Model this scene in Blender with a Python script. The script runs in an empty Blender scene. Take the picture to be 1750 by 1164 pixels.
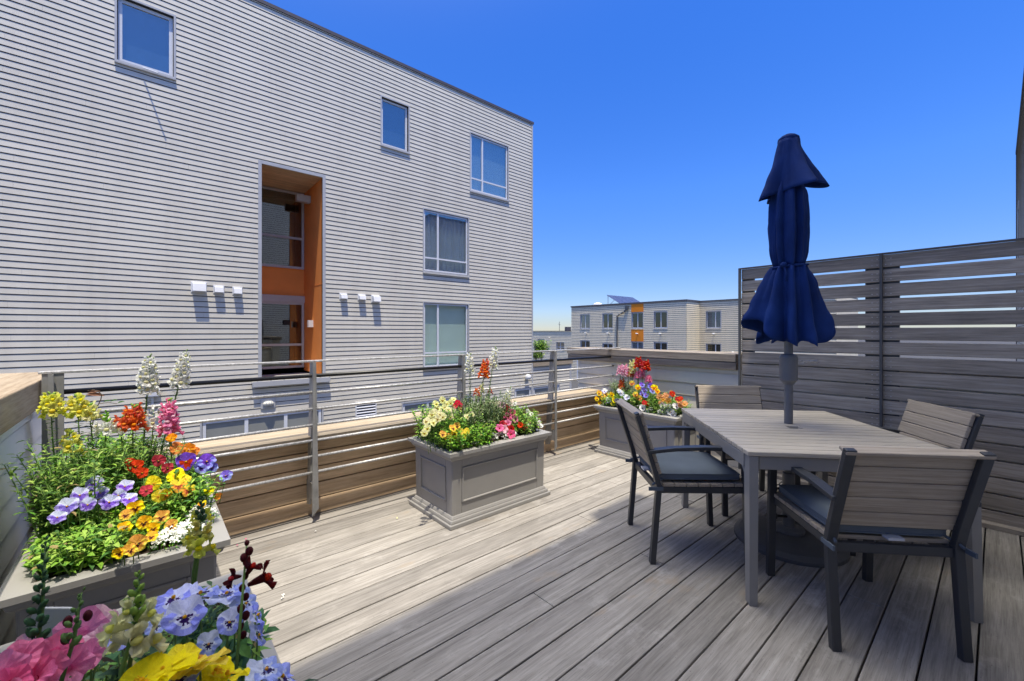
import bpy, math, random
from mathutils import Vector, Matrix
R = math.radians
SC = bpy.context.scene
COL = SC.collection
rnd = random.Random(7)

# ------------------------------------------------------------------ camera, world, sun, exposure
EYE = 1.3
YAW = math.atan2(830, 720)
cam_d = bpy.data.cameras.new('camera')
cam = bpy.data.objects.new('camera', cam_d); COL.objects.link(cam)
cam.location = (0, 0, EYE)
cam.rotation_euler = (R(90), 0, YAW - R(90))
cam_d.sensor_width = 36; cam_d.lens = 36 * 720 / 1750
cam_d.shift_y = -15 / 1750
cam_d.clip_start = 0.05; cam_d.clip_end = 4000
cam_d.dof.use_dof = True; cam_d.dof.focus_distance = 2.6; cam_d.dof.aperture_fstop = 10.0
SC.camera = cam

SUN_TRAVEL = Vector((0.11, 0.25, -1.0)).normalized()
SUN_EL = math.asin(-SUN_TRAVEL.z)
SUN_ROT = math.atan2(-SUN_TRAVEL.x, -SUN_TRAVEL.y)
w = bpy.data.worlds.new('World'); SC.world = w; w.use_nodes = True
nt = w.node_tree; bg = nt.nodes['Background']
sky = nt.nodes.new('ShaderNodeTexSky'); sky.sky_type = 'NISHITA'; sky.sun_disc = False
sky.sun_elevation = SUN_EL; sky.sun_rotation = SUN_ROT
sky.air_density = 1.0; sky.dust_density = 0.0; sky.ozone_density = 4.0; sky.altitude = 50
hs = nt.nodes.new('ShaderNodeHueSaturation')
hs.inputs['Saturation'].default_value = 1.3; hs.inputs['Value'].default_value = 1.0; hs.inputs['Hue'].default_value = 0.51
nt.links.new(sky.outputs[0], hs.inputs['Color'])
# clear air darkening towards the horizon and an added pale glow round the sun to fill the shade
wtc = nt.nodes.new('ShaderNodeTexCoord'); wsep = nt.nodes.new('ShaderNodeSeparateXYZ'); nt.links.new(wtc.outputs['Generated'], wsep.inputs[0])
wr = nt.nodes.new('ShaderNodeValToRGB'); e = wr.color_ramp.elements
e[0].position = 0.0; e[0].color = (.40, .43, .60, 1); e[1].position = .62; e[1].color = (.92, .98, 1.22, 1)
q = e.new(.12); q.color = (.58, .60, .78, 1); q = e.new(.3); q.color = (.82, .86, 1.06, 1)
nt.links.new(wsep.outputs['Z'], wr.inputs[0])
wm = nt.nodes.new('ShaderNodeMix'); wm.data_type = 'RGBA'; wm.blend_type = 'MULTIPLY'; wm.inputs[0].default_value = 1.0
nt.links.new(hs.outputs[0], wm.inputs[6]); nt.links.new(wr.outputs[0], wm.inputs[7])
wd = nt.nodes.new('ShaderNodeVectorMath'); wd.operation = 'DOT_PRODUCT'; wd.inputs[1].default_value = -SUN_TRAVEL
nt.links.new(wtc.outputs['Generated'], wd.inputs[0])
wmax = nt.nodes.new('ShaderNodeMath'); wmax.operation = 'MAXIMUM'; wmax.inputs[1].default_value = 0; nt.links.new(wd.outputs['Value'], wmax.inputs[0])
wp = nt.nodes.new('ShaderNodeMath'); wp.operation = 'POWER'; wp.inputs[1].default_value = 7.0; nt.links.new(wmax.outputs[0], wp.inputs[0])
SUN_GLOW_FILL = 4.0
wv = nt.nodes.new('ShaderNodeVectorMath'); wv.operation = 'SCALE'; wv.inputs[0].default_value = (1.0 * SUN_GLOW_FILL, .94 * SUN_GLOW_FILL, .85 * SUN_GLOW_FILL); nt.links.new(wp.outputs[0], wv.inputs['Scale'])
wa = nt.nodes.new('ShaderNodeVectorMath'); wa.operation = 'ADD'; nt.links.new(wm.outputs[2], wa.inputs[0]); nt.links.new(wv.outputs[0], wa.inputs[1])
# added bright fill lobe high overhead, out of view, lighting the shaded deck
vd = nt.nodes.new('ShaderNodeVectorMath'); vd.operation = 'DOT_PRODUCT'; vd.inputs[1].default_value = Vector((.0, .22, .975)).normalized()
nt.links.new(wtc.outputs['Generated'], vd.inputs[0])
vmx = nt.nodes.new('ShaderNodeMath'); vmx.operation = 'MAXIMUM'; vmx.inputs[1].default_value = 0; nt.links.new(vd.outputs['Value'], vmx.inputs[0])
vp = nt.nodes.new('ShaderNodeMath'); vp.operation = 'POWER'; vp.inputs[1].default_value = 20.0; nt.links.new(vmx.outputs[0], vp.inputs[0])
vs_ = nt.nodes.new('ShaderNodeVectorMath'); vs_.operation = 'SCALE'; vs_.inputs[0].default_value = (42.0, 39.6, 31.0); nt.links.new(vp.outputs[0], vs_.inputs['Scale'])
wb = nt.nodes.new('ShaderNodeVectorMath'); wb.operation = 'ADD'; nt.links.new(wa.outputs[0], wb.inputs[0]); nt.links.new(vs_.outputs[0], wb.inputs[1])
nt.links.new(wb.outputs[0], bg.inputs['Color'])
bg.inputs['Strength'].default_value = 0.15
sun_d = bpy.data.lights.new('sun', 'SUN'); sun_d.energy = 4.0; sun_d.angle = R(0.5); sun_d.color = (1.0, 0.925, 0.78)
sun = bpy.data.objects.new('sun', sun_d); COL.objects.link(sun)
sun.rotation_euler = SUN_TRAVEL.to_track_quat('-Z', 'Y').to_euler(); sun.location = (0, 0, 30)
SC.view_settings.view_transform = 'Standard'; SC.view_settings.look = 'None'
SC.view_settings.exposure = 0.52; SC.view_settings.gamma = 1.0
SC.cycles.max_bounces = 8; SC.cycles.transparent_max_bounces = 12

# ------------------------------------------------------------------ helpers
CA, SA = math.cos(YAW), math.sin(YAW)
def ray(px, py):
    u = (px - 875) / 720; v = -(py - 567) / 720
    return Vector((CA + u * SA, SA - u * CA, v))
def at_y(px, py, Y):
    d = ray(px, py); return Vector((0, 0, EYE)) + d * (Y / d.y)
def at_x(px, py, X):
    d = ray(px, py); return Vector((0, 0, EYE)) + d * (X / d.x)

def tag(o, label=None, cat=None, group=None, kind=None):
    if label: o['label'] = label
    if cat: o['category'] = cat
    if group: o['group'] = group
    if kind: o['kind'] = kind
    return o
def thing(name, label, cat, loc=(0, 0, 0), rz=0, group=None):
    o = bpy.data.objects.new(name, None); COL.objects.link(o)
    o.location = loc; o.rotation_euler = (0, 0, rz); o.empty_display_size = .1
    return tag(o, label, cat, group)

class MB:
    def __init__(s): s.v = []; s.f = []; s.m = []
    def add(s, vs, fs, mi=0):
        b = len(s.v); s.v += [tuple(x) for x in vs]
        for f in fs: s.f.append(tuple(b + i for i in f)); s.m.append(mi)
    def quad(s, a, b, c, d, mi=0): s.add([a, b, c, d], [(0, 1, 2, 3)], mi)
    def box(s, x0, x1, y0, y1, z0, z1, mi=0):
        s.add([(x0,y0,z0),(x1,y0,z0),(x1,y1,z0),(x0,y1,z0),(x0,y0,z1),(x1,y0,z1),(x1,y1,z1),(x0,y1,z1)],
              [(0,3,2,1),(4,5,6,7),(0,1,5,4),(1,2,6,5),(2,3,7,6),(3,0,4,7)], mi)
    def hexa(s, p, mi=0):            # 8 points in box order
        s.add(p, [(0,3,2,1),(4,5,6,7),(0,1,5,4),(1,2,6,5),(2,3,7,6),(3,0,4,7)], mi)
    def bar(s, p, q, w, h, up=(0, 0, 1), mi=0):      # rectangular bar: w across, h along up
        p = Vector(p); q = Vector(q); d = (q - p).normalized(); up = Vector(up)
        x = d.cross(up)
        if x.length < 1e-4: x = d.cross(Vector((1, 0, 0)))
        x.normalize(); y = x.cross(d).normalized(); a = x * w / 2; b = y * h / 2
        s.hexa([p-a-b, p+a-b, q+a-b, q-a-b, p-a+b, p+a+b, q+a+b, q-a+b], mi)
    def tube(s, pts, r, n=8, mi=0, cap=True):
        pts = [Vector(p) for p in pts]; rr = r if isinstance(r, (list, tuple)) else [r] * len(pts)
        vs = []; ref = None
        for i, p in enumerate(pts):
            d = (pts[min(i+1, len(pts)-1)] - pts[max(i-1, 0)]).normalized()
            if ref is None: ref = Vector((1, 0, 0)) if abs(d.x) < .9 else Vector((0, 1, 0))
            x = d.cross(ref).normalized(); y = d.cross(x).normalized(); ref = y.cross(d) if False else ref
            for k in range(n):
                a = 2 * math.pi * k / n; vs.append(p + (x * math.cos(a) + y * math.sin(a)) * rr[i])
        fs = []
        for i in range(len(pts) - 1):
            for k in range(n):
                k2 = (k + 1) % n; fs.append((i*n+k, i*n+k2, (i+1)*n+k2, (i+1)*n+k))
        if cap: fs.append(tuple(range(n-1, -1, -1))); fs.append(tuple((len(pts)-1)*n + k for k in range(n)))
        s.add(vs, fs, mi)
    def lathe(s, prof, n=24, c=(0, 0, 0), mi=0):
        vs = []; c = Vector(c)
        for r, z in prof:
            for k in range(n):
                a = 2*math.pi*k/n; vs.append(c + Vector((r*math.cos(a), r*math.sin(a), z)))
        fs = []
        for i in range(len(prof)-1):
            for k in range(n):
                k2 = (k+1) % n; fs.append((i*n+k, i*n+k2, (i+1)*n+k2, (i+1)*n+k))
        fs.append(tuple(range(n-1, -1, -1))); fs.append(tuple((len(prof)-1)*n+k for k in range(n)))
        s.add(vs, fs, mi)
    def ball(s, c, rx, ry, rz, n=7, m=5, mi=0, rot=None):
        vs = [];
        for i in range(m+1):
            ph = math.pi*i/m
            for k in range(n):
                a = 2*math.pi*k/n
                p = Vector((rx*math.sin(ph)*math.cos(a), ry*math.sin(ph)*math.sin(a), rz*math.cos(ph)))
                if rot: p = rot @ p
                vs.append(Vector(c) + p)
        fs = [(i*n+k, (i+1)*n+k, (i+1)*n+(k+1) % n, i*n+(k+1) % n) for i in range(m) for k in range(n)]
        s.add(vs, fs, mi)
    def mesh(s, name, mats, smooth=False):
        me = bpy.data.meshes.new(name); me.from_pydata(s.v, [], s.f)
        for m in (mats if isinstance(mats, (list, tuple)) else [mats]): me.materials.append(m)
        me.polygons.foreach_set('material_index', s.m)
        if smooth: me.polygons.foreach_set('use_smooth', [True]*len(s.f))
        me.update(); return me
    def build(s, name, mats, parent=None, smooth=False, bevel=0, world=True, segs=2):
        o = bpy.data.objects.new(name, s.mesh(name, mats, smooth)); COL.objects.link(o)
        if parent is not None:
            o.parent = parent
            if world:
                L = Vector((0, 0, 0)); q = parent
                while q is not None: L += q.location; q = q.parent
                o.location = -L
        if bevel:
            b = o.modifiers.new('bevel', 'BEVEL'); b.width = bevel; b.segments = segs; b.limit_method = 'ANGLE'
            b.harden_normals = False
        return o

def copy_thing(root, loc, rz, label, group=None):
    def cp(o, parent):
        c = o.copy(); COL.objects.link(c)
        if parent is not None: c.parent = parent
        for ch in list(o.children): cp(ch, c)
        return c
    r = cp(root, None); r.location = loc; r.rotation_euler = (0, 0, rz); r['label'] = label
    if group: r['group'] = group
    return r

# ------------------------------------------------------------------ materials
def mat(name, col=(.5, .5, .5), rough=.6, metal=0, spec=.5):
    m = bpy.data.materials.new(name); m.use_nodes = True
    b = m.node_tree.nodes['Principled BSDF']
    b.inputs['Base Color'].default_value = (*col, 1); b.inputs['Roughness'].default_value = rough
    b.inputs['Metallic'].default_value = metal; b.inputs['Specular IOR Level'].default_value = spec
    return m
def nodes(m): return m.node_tree.nodes, m.node_tree.links, m.node_tree.nodes['Principled BSDF']
def mix(n, l, a, b, fac, mode='MIX'):
    x = n.new('ShaderNodeMix'); x.data_type = 'RGBA'; x.blend_type = mode
    for s, val in ((6, a), (7, b), (0, fac)):
        if hasattr(val, 'is_output') or hasattr(val, 'links'): l.new(val, x.inputs[s])
        elif isinstance(val, (int, float)): x.inputs[s].default_value = val
        else: x.inputs[s].default_value = (*val, 1)
    return x.outputs[2]
def ramp(n, l, fac, stops):
    r = n.new('ShaderNodeValToRGB'); e = r.color_ramp.elements
    while len(e) > 1: e.remove(e[-1])
    e[0].position = stops[0][0]; e[0].color = (*stops[0][1], 1)
    for p, c in stops[1:]:
        q = e.new(p); q.color = (*c, 1)
    l.new(fac, r.inputs[0]); return r.outputs[0]
def coords(n, l, scale, obj_rand=True):
    tc = n.new('ShaderNodeTexCoord'); mp = n.new('ShaderNodeMapping'); mp.inputs['Scale'].default_value = scale
    l.new(tc.outputs['Object'], mp.inputs['Vector'])
    if obj_rand:
        oi = n.new('ShaderNodeObjectInfo'); ml = n.new('ShaderNodeMath'); ml.operation = 'MULTIPLY'; ml.inputs[1].default_value = 37.0
        l.new(oi.outputs['Random'], ml.inputs[0]); l.new(ml.outputs[0], mp.inputs['Location'])
    return tc, mp.outputs[0]
def noise(n, l, vec, scale, detail=4, rough=.55):
    t = n.new('ShaderNodeTexNoise'); t.inputs['Scale'].default_value = scale; t.inputs['Detail'].default_value = detail
    t.inputs['Roughness'].default_value = rough; l.new(vec, t.inputs['Vector']); return t.outputs[0]
def bump(n, l, b, h, strength=.2, dist=.002):
    x = n.new('ShaderNodeBump'); x.inputs['Strength'].default_value = strength; x.inputs['Distance'].default_value = dist
    l.new(h, x.inputs['Height']); l.new(x.outputs[0], b.inputs['Normal'])
def k(c, s): return tuple(min(1, v*s) for v in c)

def painted(name, col, rough=.55, var=.08, scale=3, spec=.4, grime=None, bumps=.06):
    m = mat(name, col, rough, 0, spec); n, l, b = nodes(m)
    tc, v = coords(n, l, (1, 1, 1))
    a = noise(n, l, v, scale, 5); f = noise(n, l, v, scale*25, 3)
    c = ramp(n, l, a, [(.3, k(col, 1-var)), (.7, k(col, 1+var))])
    if grime: c = mix(n, l, c, grime, ramp(n, l, noise(n, l, v, scale*2.3, 6, .65), [(.52, (0,)*3), (.75, (.6,)*3)]))
    l.new(c, b.inputs['Base Color']); bump(n, l, b, f, bumps, .001); return m

def wood(name, cols, axis=0, plank=None, stretch=26, rough=.75, var=.22, blotch=.5, stain=None, rnd_obj=True, spec=.3, knots=False):
    """weathered timber: grain runs along axis; plank=(axis, pitch, offset) varies tone board by board"""
    m = mat(name, cols[1], rough, 0, spec); n, l, b = nodes(m)
    sc = [stretch*2.6]*3; sc[axis] = 2.4
    tc, v = coords(n, l, sc, rnd_obj)
    if plank:
        sep = n.new('ShaderNodeSeparateXYZ'); l.new(tc.outputs['Object'], sep.inputs[0])
        a1 = n.new('ShaderNodeMath'); a1.operation = 'SUBTRACT'; a1.inputs[1].default_value = plank[2]
        l.new(sep.outputs[plank[0]], a1.inputs[0])
        a2 = n.new('ShaderNodeMath'); a2.operation = 'DIVIDE'; a2.inputs[1].default_value = plank[1]; l.new(a1.outputs[0], a2.inputs[0])
        a3 = n.new('ShaderNodeMath'); a3.operation = 'FLOOR'; l.new(a2.outputs[0], a3.inputs[0])
        wn = n.new('ShaderNodeTexWhiteNoise'); wn.noise_dimensions = '1D'; l.new(a3.outputs[0], wn.inputs['W'])
        off = n.new('ShaderNodeVectorMath'); off.operation = 'MULTIPLY_ADD'
        l.new(wn.outputs['Color'], off.inputs[0]); off.inputs[1].default_value = (11, 13, 17); l.new(v, off.inputs[2])
        v = off.outputs[0]; pr = wn.outputs['Value']
    g = noise(n, l, v, 1.0, 8, .68)
    g2 = noise(n, l, v, .3, 4, .6)
    c = ramp(n, l, g, [(.28, cols[0]), (.5, cols[1]), (.74, cols[2])])
    tc2, v2 = coords(n, l, [(1.6 if i == axis else 4) for i in range(3)], rnd_obj)
    bl = noise(n, l, v2, 1.6, 6, .6)
    c = mix(n, l, c, ramp(n, l, bl, [(.3, (.74,)*3), (.55, (1.0,)*3), (.8, (1.12,)*3)]), blotch, 'MULTIPLY')
    c = mix(n, l, c, ramp(n, l, g2, [(.3, (.75,)*3), (.7, (1.1,)*3)]), .6, 'MULTIPLY')
    sc3 = [stretch*9]*3; sc3[axis] = 7
    tc3, v3 = coords(n, l, sc3, rnd_obj)
    c = mix(n, l, c, ramp(n, l, noise(n, l, v3, 1.0, 6, .7), [(.3, (.66,)*3), (.5, (1.0,)*3), (.72, (1.16,)*3)]), .85, 'MULTIPLY')
    if stain:
        st = noise(n, l, v2, 1.0, 5, .62)
        c = mix(n, l, c, stain[0], ramp(n, l, st, [(stain[1], (0,)*3), (stain[1]+.12, (.75,)*3)]))
    if knots:
        tc4, v4 = coords(n, l, (1, 1.6, 1), False)
        c = mix(n, l, c, (.50, .47, .43), ramp(n, l, noise(n, l, v4, 3.4, 9, .72), [(.56, (0,)*3), (.72, (.55,)*3)]))
        c = mix(n, l, c, (.12, .105, .09), ramp(n, l, noise(n, l, v4, 2.1, 9, .74), [(.60, (0,)*3), (.75, (.5,)*3)]))
        c = mix(n, l, c, (.09, .075, .06), ramp(n, l, noise(n, l, v4, 95, 2, .5), [(.70, (0,)*3), (.74, (.8,)*3)]))
    if plank:
        c = mix(n, l, c, ramp(n, l, pr, [(0, (1-var,)*3), (1, (1+var*.6,)*3)]), 1.0, 'MULTIPLY')
    l.new(c, b.inputs['Base Color']); bump(n, l, b, g, .35, .0015)
    return m

def glass(name, tint=(.75, .82, .85), refl=.22, rough=.0):
    m = bpy.data.materials.new(name); m.use_nodes = True; n = m.node_tree.nodes; l = m.node_tree.links; n.clear()
    out = n.new('ShaderNodeOutputMaterial'); t = n.new('ShaderNodeBsdfTransparent'); t.inputs[0].default_value = (*tint, 1)
    g = n.new('ShaderNodeBsdfGlossy'); g.inputs['Roughness'].default_value = .015 + rough; g.inputs['Color'].default_value = (.92, .88, .76, 1)
    fr = n.new('ShaderNodeLayerWeight'); fr.inputs[0].default_value = .35
    mr = n.new('ShaderNodeMapRange'); mr.inputs['To Min'].default_value = refl; mr.inputs['To Max'].default_value = .45
    tcx = n.new('ShaderNodeTexCoord'); nz = n.new('ShaderNodeTexNoise'); nz.inputs['Scale'].default_value = 1.1; nz.inputs['Detail'].default_value = 0
    bp = n.new('ShaderNodeBump'); bp.inputs['Strength'].default_value = .12; bp.inputs['Distance'].default_value = .02
    l.new(tcx.outputs['Object'], nz.inputs['Vector']); l.new(nz.outputs[0], bp.inputs['Height']); l.new(bp.outputs[0], g.inputs['Normal'])
    mx = n.new('ShaderNodeMixShader'); l.new(fr.outputs['Fresnel'], mr.inputs['Value']); l.new(mr.outputs[0], mx.inputs[0])
    l.new(t.outputs[0], mx.inputs[1]); l.new(g.outputs[0], mx.inputs[2]); l.new(mx.outputs[0], out.inputs[0]); return m

def petal_mat(name, col, var=.14, trans=.38):
    m = bpy.data.materials.new(name); m.use_nodes = True; n, l, b = nodes(m)
    tc, v = coords(n, l, (1, 1, 1)); a = noise(n, l, v, 60, 3)
    c = ramp(n, l, a, [(.3, k(col, 1-var)), (.7, k(col, 1+var))])
    oi = n.new('ShaderNodeObjectInfo'); hv = n.new('ShaderNodeHueSaturation'); l.new(c, hv.inputs['Color'])
    for sock, lo, hi in (('Hue', .488, .512), ('Saturation', .92, 1.06), ('Value', .92, 1.14)):
        mr = n.new('ShaderNodeMapRange'); mr.inputs['To Min'].default_value = lo; mr.inputs['To Max'].default_value = hi; l.new(oi.outputs['Random'], mr.inputs['Value']); l.new(mr.outputs[0], hv.inputs[sock])
    c = hv.outputs[0]; l.new(c, b.inputs['Base Color'])
    bump(n, l, b, noise(n, l, v, 26, 4, .6), .35, .02)
    b.inputs['Roughness'].default_value = .62; b.inputs['Specular IOR Level'].default_value = .25
    t = n.new('ShaderNodeBsdfTranslucent'); l.new(c, t.inputs[0]); mx = n.new('ShaderNodeMixShader'); mx.inputs[0].default_value = trans
    out = n['Material Output']; l.new(b.outputs[0], mx.inputs[1]); l.new(t.outputs[0], mx.inputs[2]); l.new(mx.outputs[0], out.inputs[0])
    return m

M = {}
def siding(name, col, course, z0, axis=0):
    m = mat(name, col, .6, 0, .3); n, l, b = nodes(m)
    tc, v = coords(n, l, (2.2, 2.2, .22), False); tc2, v2 = coords(n, l, (1, 1, 1), False)
    sep = n.new('ShaderNodeSeparateXYZ'); l.new(tc.outputs['Object'], sep.inputs[0])
    def mth(op, a, val):
        x = n.new('ShaderNodeMath'); x.operation = op; l.new(a, x.inputs[0]); x.inputs[1].default_value = val; return x.outputs[0]
    row = n.new('ShaderNodeMath'); row.operation = 'FLOOR'; l.new(mth('DIVIDE', mth('SUBTRACT', sep.outputs[2], z0), course), row.inputs[0])
    colm = n.new('ShaderNodeMath'); colm.operation = 'FLOOR'
    sh = n.new('ShaderNodeMath'); sh.operation = 'ADD'; l.new(mth('DIVIDE', sep.outputs[axis], 3.1), sh.inputs[0]); l.new(mth('MULTIPLY', row.outputs[0], .37), sh.inputs[1]); l.new(sh.outputs[0], colm.inputs[0])
    cb = n.new('ShaderNodeCombineXYZ'); l.new(row.outputs[0], cb.inputs[0]); l.new(colm.outputs[0], cb.inputs[1])
    wn = n.new('ShaderNodeTexWhiteNoise'); wn.noise_dimensions = '2D'; l.new(cb.outputs[0], wn.inputs['Vector'])
    c = mix(n, l, col, ramp(n, l, wn.outputs['Value'], [(0, (.96,)*3), (1, (1.03,)*3)]), 1.0, 'MULTIPLY')
    c = mix(n, l, c, ramp(n, l, noise(n, l, v, 1.3, 6, .65), [(.3, (.90, .895, .89)), (.55, (1.0,)*3), (.8, (1.03,)*3)]), .8, 'MULTIPLY')
    c = mix(n, l, c, ramp(n, l, noise(n, l, v2, .35, 4), [(.3, (.93,)*3), (.7, (1.04,)*3)]), 1.0, 'MULTIPLY')
    l.new(c, b.inputs['Base Color']); bump(n, l, b, noise(n, l, v2, 90, 3), .08, .001); return m
M['siding'] = siding('siding_paint', (.655, .612, .512), .1135, -4.2)
M['siding_far_lit'] = siding('far_siding_lit', (.76, .67, .48), .175, -4.2, 1)  # same siding, with its sunlit brightness and warmth put into the colour
M['siding_shaded'] = siding('shaded_siding_paint', (.34, .32, .28), .1135, -4.2)  # same siding darkened; shade of the wall turned from the sun is in the colour
M['siding_pale'] = painted('pale_siding_paint', (.72, .74, .70), .55, .05, 1.2, .4)
M['siding_own'] = painted('home_siding_paint', (.72, .70, .67), .6, .05, .6, .35)
M['trim'] = painted('trim_metal', (.46, .46, .455), .5, .06, 3)
M['coping'] = painted('coping_metal', (.09, .08, .085), .45, .1, 3)
M['white_sash'] = painted('white_sash', (.72, .73, .74), .4, .04, 5)
M['dark_gap'] = painted('dark_gasket', (.02, .02, .022), .6, .1, 5)
M['glass'] = glass('window_glass', (.92, .96, .95), .07)
M['glass_sky'] = glass('reflective_glass', (.75, .82, .9), .24)
M['glass_dark'] = glass('dark_glass', (.6, .65, .7), .05)
M['glass_clear'] = glass('entry_glass', (.55, .62, .66), .16)
M['frosted'] = painted('frosted_pane', (.27, .275, .25), .6, .06, 2, .25)
M['blind'] = painted('window_blind', (.17, .25, .33), .7, .05, 3)
M['grey_blind'] = painted('grey_blind', (.34, .36, .34), .7, .05, 3)
M['shade_green'] = painted('pale_green_shade', (.80, .90, .84), .7, .05, 2)
M['curtain'] = painted('curtain_cloth', (.85, .87, .84), .8, .08, 4)
M['dark_room'] = painted('dim_interior', (.05, .055, .06), .9, .3, 1)
M['orange'] = painted('orange_stucco', (.82, .29, .07), .75, .07, 2, .25, bumps=.2)
M['orange_far'] = painted('orange_panel', (.80, .25, .02), .7, .06, 2, .25)
M['soffit'] = wood('cedar_soffit', [(.6, .4, .2), (.8, .56, .32), (.88, .66, .42)], 0, (1, .09, 0), 30, .6, .18)
M['vent_white'] = painted('vent_white', (.70, .70, .69), .45, .05, 6)
M['deck'] = wood('weathered_deck', [(.18, .163, .142), (.295, .272, .243), (.39, .365, .332)], 0, (1, .1465, .203), 22, .72, .20, .75,
                 stain=((.33, .255, .175), .60), rnd_obj=False, knots=True)
M['membrane'] = painted('deck_membrane', (.02, .02, .02), .9, .2, 3)
M['parapet_wood'] = wood('brown_parapet_boards', [(.40, .275, .165), (.60, .435, .28), (.70, .54, .37)], 0, (2, .1125, -.002), 20, .6, .14, .4, rnd_obj=False)
M['cap_wood'] = wood('timber_cap', [(.24, .175, .11), (.385, .30, .205), (.47, .385, .28)], 1, None, 18, .65, .2, .5, rnd_obj=False)
M['cap_wood_x'] = wood('timber_cap_long', [(.30, .23, .15), (.43, .345, .24), (.5, .42, .31)], 0, None, 18, .65, .2, .4, rnd_obj=False)
M['cap_weather'] = wood('weathered_cap', [(.19, .15, .115), (.31, .26, .205), (.41, .355, .29)], 1, (2, .075, .01), 20, .7, .2, .6, rnd_obj=False)
M['fence'] = wood('grey_fence_slats', [(.19, .162, .130), (.345, .302, .25), (.48, .432, .37)], 1, (2, .1115, .0), 24, .55, .25, .7, rnd_obj=False, spec=.45)
M['steel'] = painted('dark_steel', (.085, .087, .09), .4, .15, 8)
def galv():
    m = mat('galvanised_steel', (.42, .42, .43), .42, .3); n, l, b = nodes(m); tc, v = coords(n, l, (1, 1, 1))
    c = ramp(n, l, noise(n, l, v, 70, 5, .7), [(.3, (.26, .255, .25)), (.5, (.48, .475, .47)), (.72, (.68, .675, .67))]); l.new(c, b.inputs['Base Color'])
    l.new(ramp(n, l, noise(n, l, v, 30, 4), [(.3, (.3,)*3), (.7, (.6,)*3)]), b.inputs['Roughness']); return m
M['galv'] = galv()
M['post'] = painted('shaded_post_steel', (.27, .268, .26), .5, .25, 9, .4)  # darker than the rails: the posts' shade is put into the colour
M['black_rail'] = painted('black_rail_paint', (.012, .012, .014), .35, .1, 6)
M['planter'] = painted('grey_planter', (.285, .275, .26), .42, .05, 4, .45, bumps=.04)
M['soil'] = painted('soil', (.03, .022, .016), .95, .4, 20, .1, bumps=.8)
M['frame'] = painted('charcoal_frame', (.035, .038, .043), .42, .1, 6, .5)
M['table_metal'] = painted('table_metal', (.24, .235, .225), .42, .05, 5, .5)
M['slat_x'] = wood('taupe_slats', [(.28, .232, .175), (.40, .335, .258), (.49, .42, .33)], 1, None, 40, .55, .15, .3)
M['slat_y'] = wood('taupe_table_slats', [(.40, .35, .27), (.53, .468, .372), (.62, .555, .45)], 1, (0, .0684, 0), 40, .45, .16, .35)
M['cushion'] = painted('slate_cushion_cloth', (.105, .128, .155), .85, .08, 8, .2, bumps=.15)
M['tag'] = painted('silver_tag', (.55, .56, .58), .3, .05, 9)
M['navy'] = painted('navy_canvas', (.008, .029, .135), .8, .3, 5, .15, bumps=.15)
M['pole'] = painted('grey_pole', (.13, .135, .145), .38, .06, 6, .5)
M['base_grey'] = painted('stand_grey', (.095, .098, .102), .5, .1, 6)
M['rubber'] = painted('black_rubber', (.012, .012, .012), .6, .1, 9)
M['lamp_glass'] = painted('lamp_glass', (.75, .72, .6), .25, .05, 9)
M['panel_blue'] = mat('solar_glass', (.10, .105, .15), .12, .3)
M['asphalt'] = painted('asphalt', (.055, .055, .057), .9, .2, 1.5)
M['roof_grey'] = painted('roof_membrane', (.35, .35, .35), .8, .1, .5)
M['stem'] = painted('stem_green', (.11, .20, .04), .6, .2, 30)
M['twig'] = painted('dry_twig', (.10, .07, .045), .8, .2, 30)
M['dry_leaf'] = petal_mat('dry_leaf', (.30, .15, .07))
GREENS = [petal_mat('leaf_bright', (.20, .38, .04), .2, .3), petal_mat('leaf_mid', (.11, .26, .035), .2, .3),
          petal_mat('leaf_deep', (.05, .14, .025), .2, .25), petal_mat('leaf_lime', (.32, .48, .08), .15, .3)]
DRY = petal_mat('leaf_withered', (.34, .26, .10), .25, .3)
SAGE = [petal_mat('sage_leaf', (.20, .27, .12), .2, .25), petal_mat('sage_dark', (.05, .09, .035), .2, .25), petal_mat('sage_pale', (.36, .42, .26), .15, .25)]
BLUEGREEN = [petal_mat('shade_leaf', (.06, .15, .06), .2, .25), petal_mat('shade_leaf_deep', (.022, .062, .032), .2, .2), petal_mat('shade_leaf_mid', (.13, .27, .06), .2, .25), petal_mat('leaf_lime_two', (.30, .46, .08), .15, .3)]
PC = {n: petal_mat('petal_' + n, c) for n, c in dict(
    white=(.88, .88, .83), cream=(.78, .76, .42), yellow=(.90, .74, .02), lemon=(.78, .76, .16), gold=(.80, .42, .015), orange=(.80, .27, .02), peach=(.80, .42, .16),
    coral=(.80, .16, .06), red=(.60, .012, .01), crimson=(.55, .01, .05), maroon=(.10, .006, .01), pink=(.92, .27, .48), rose=(.88, .18, .40), palepink=(.88, .56, .66),
    lilac=(.42, .33, .80), violet=(.20, .10, .62), blue=(.36, .42, .90), sky=(.66, .70, .93), deep=(.03, .012, .12), brown=(.10, .012, .008), rust=(.42, .06, .015)).items()}

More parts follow.
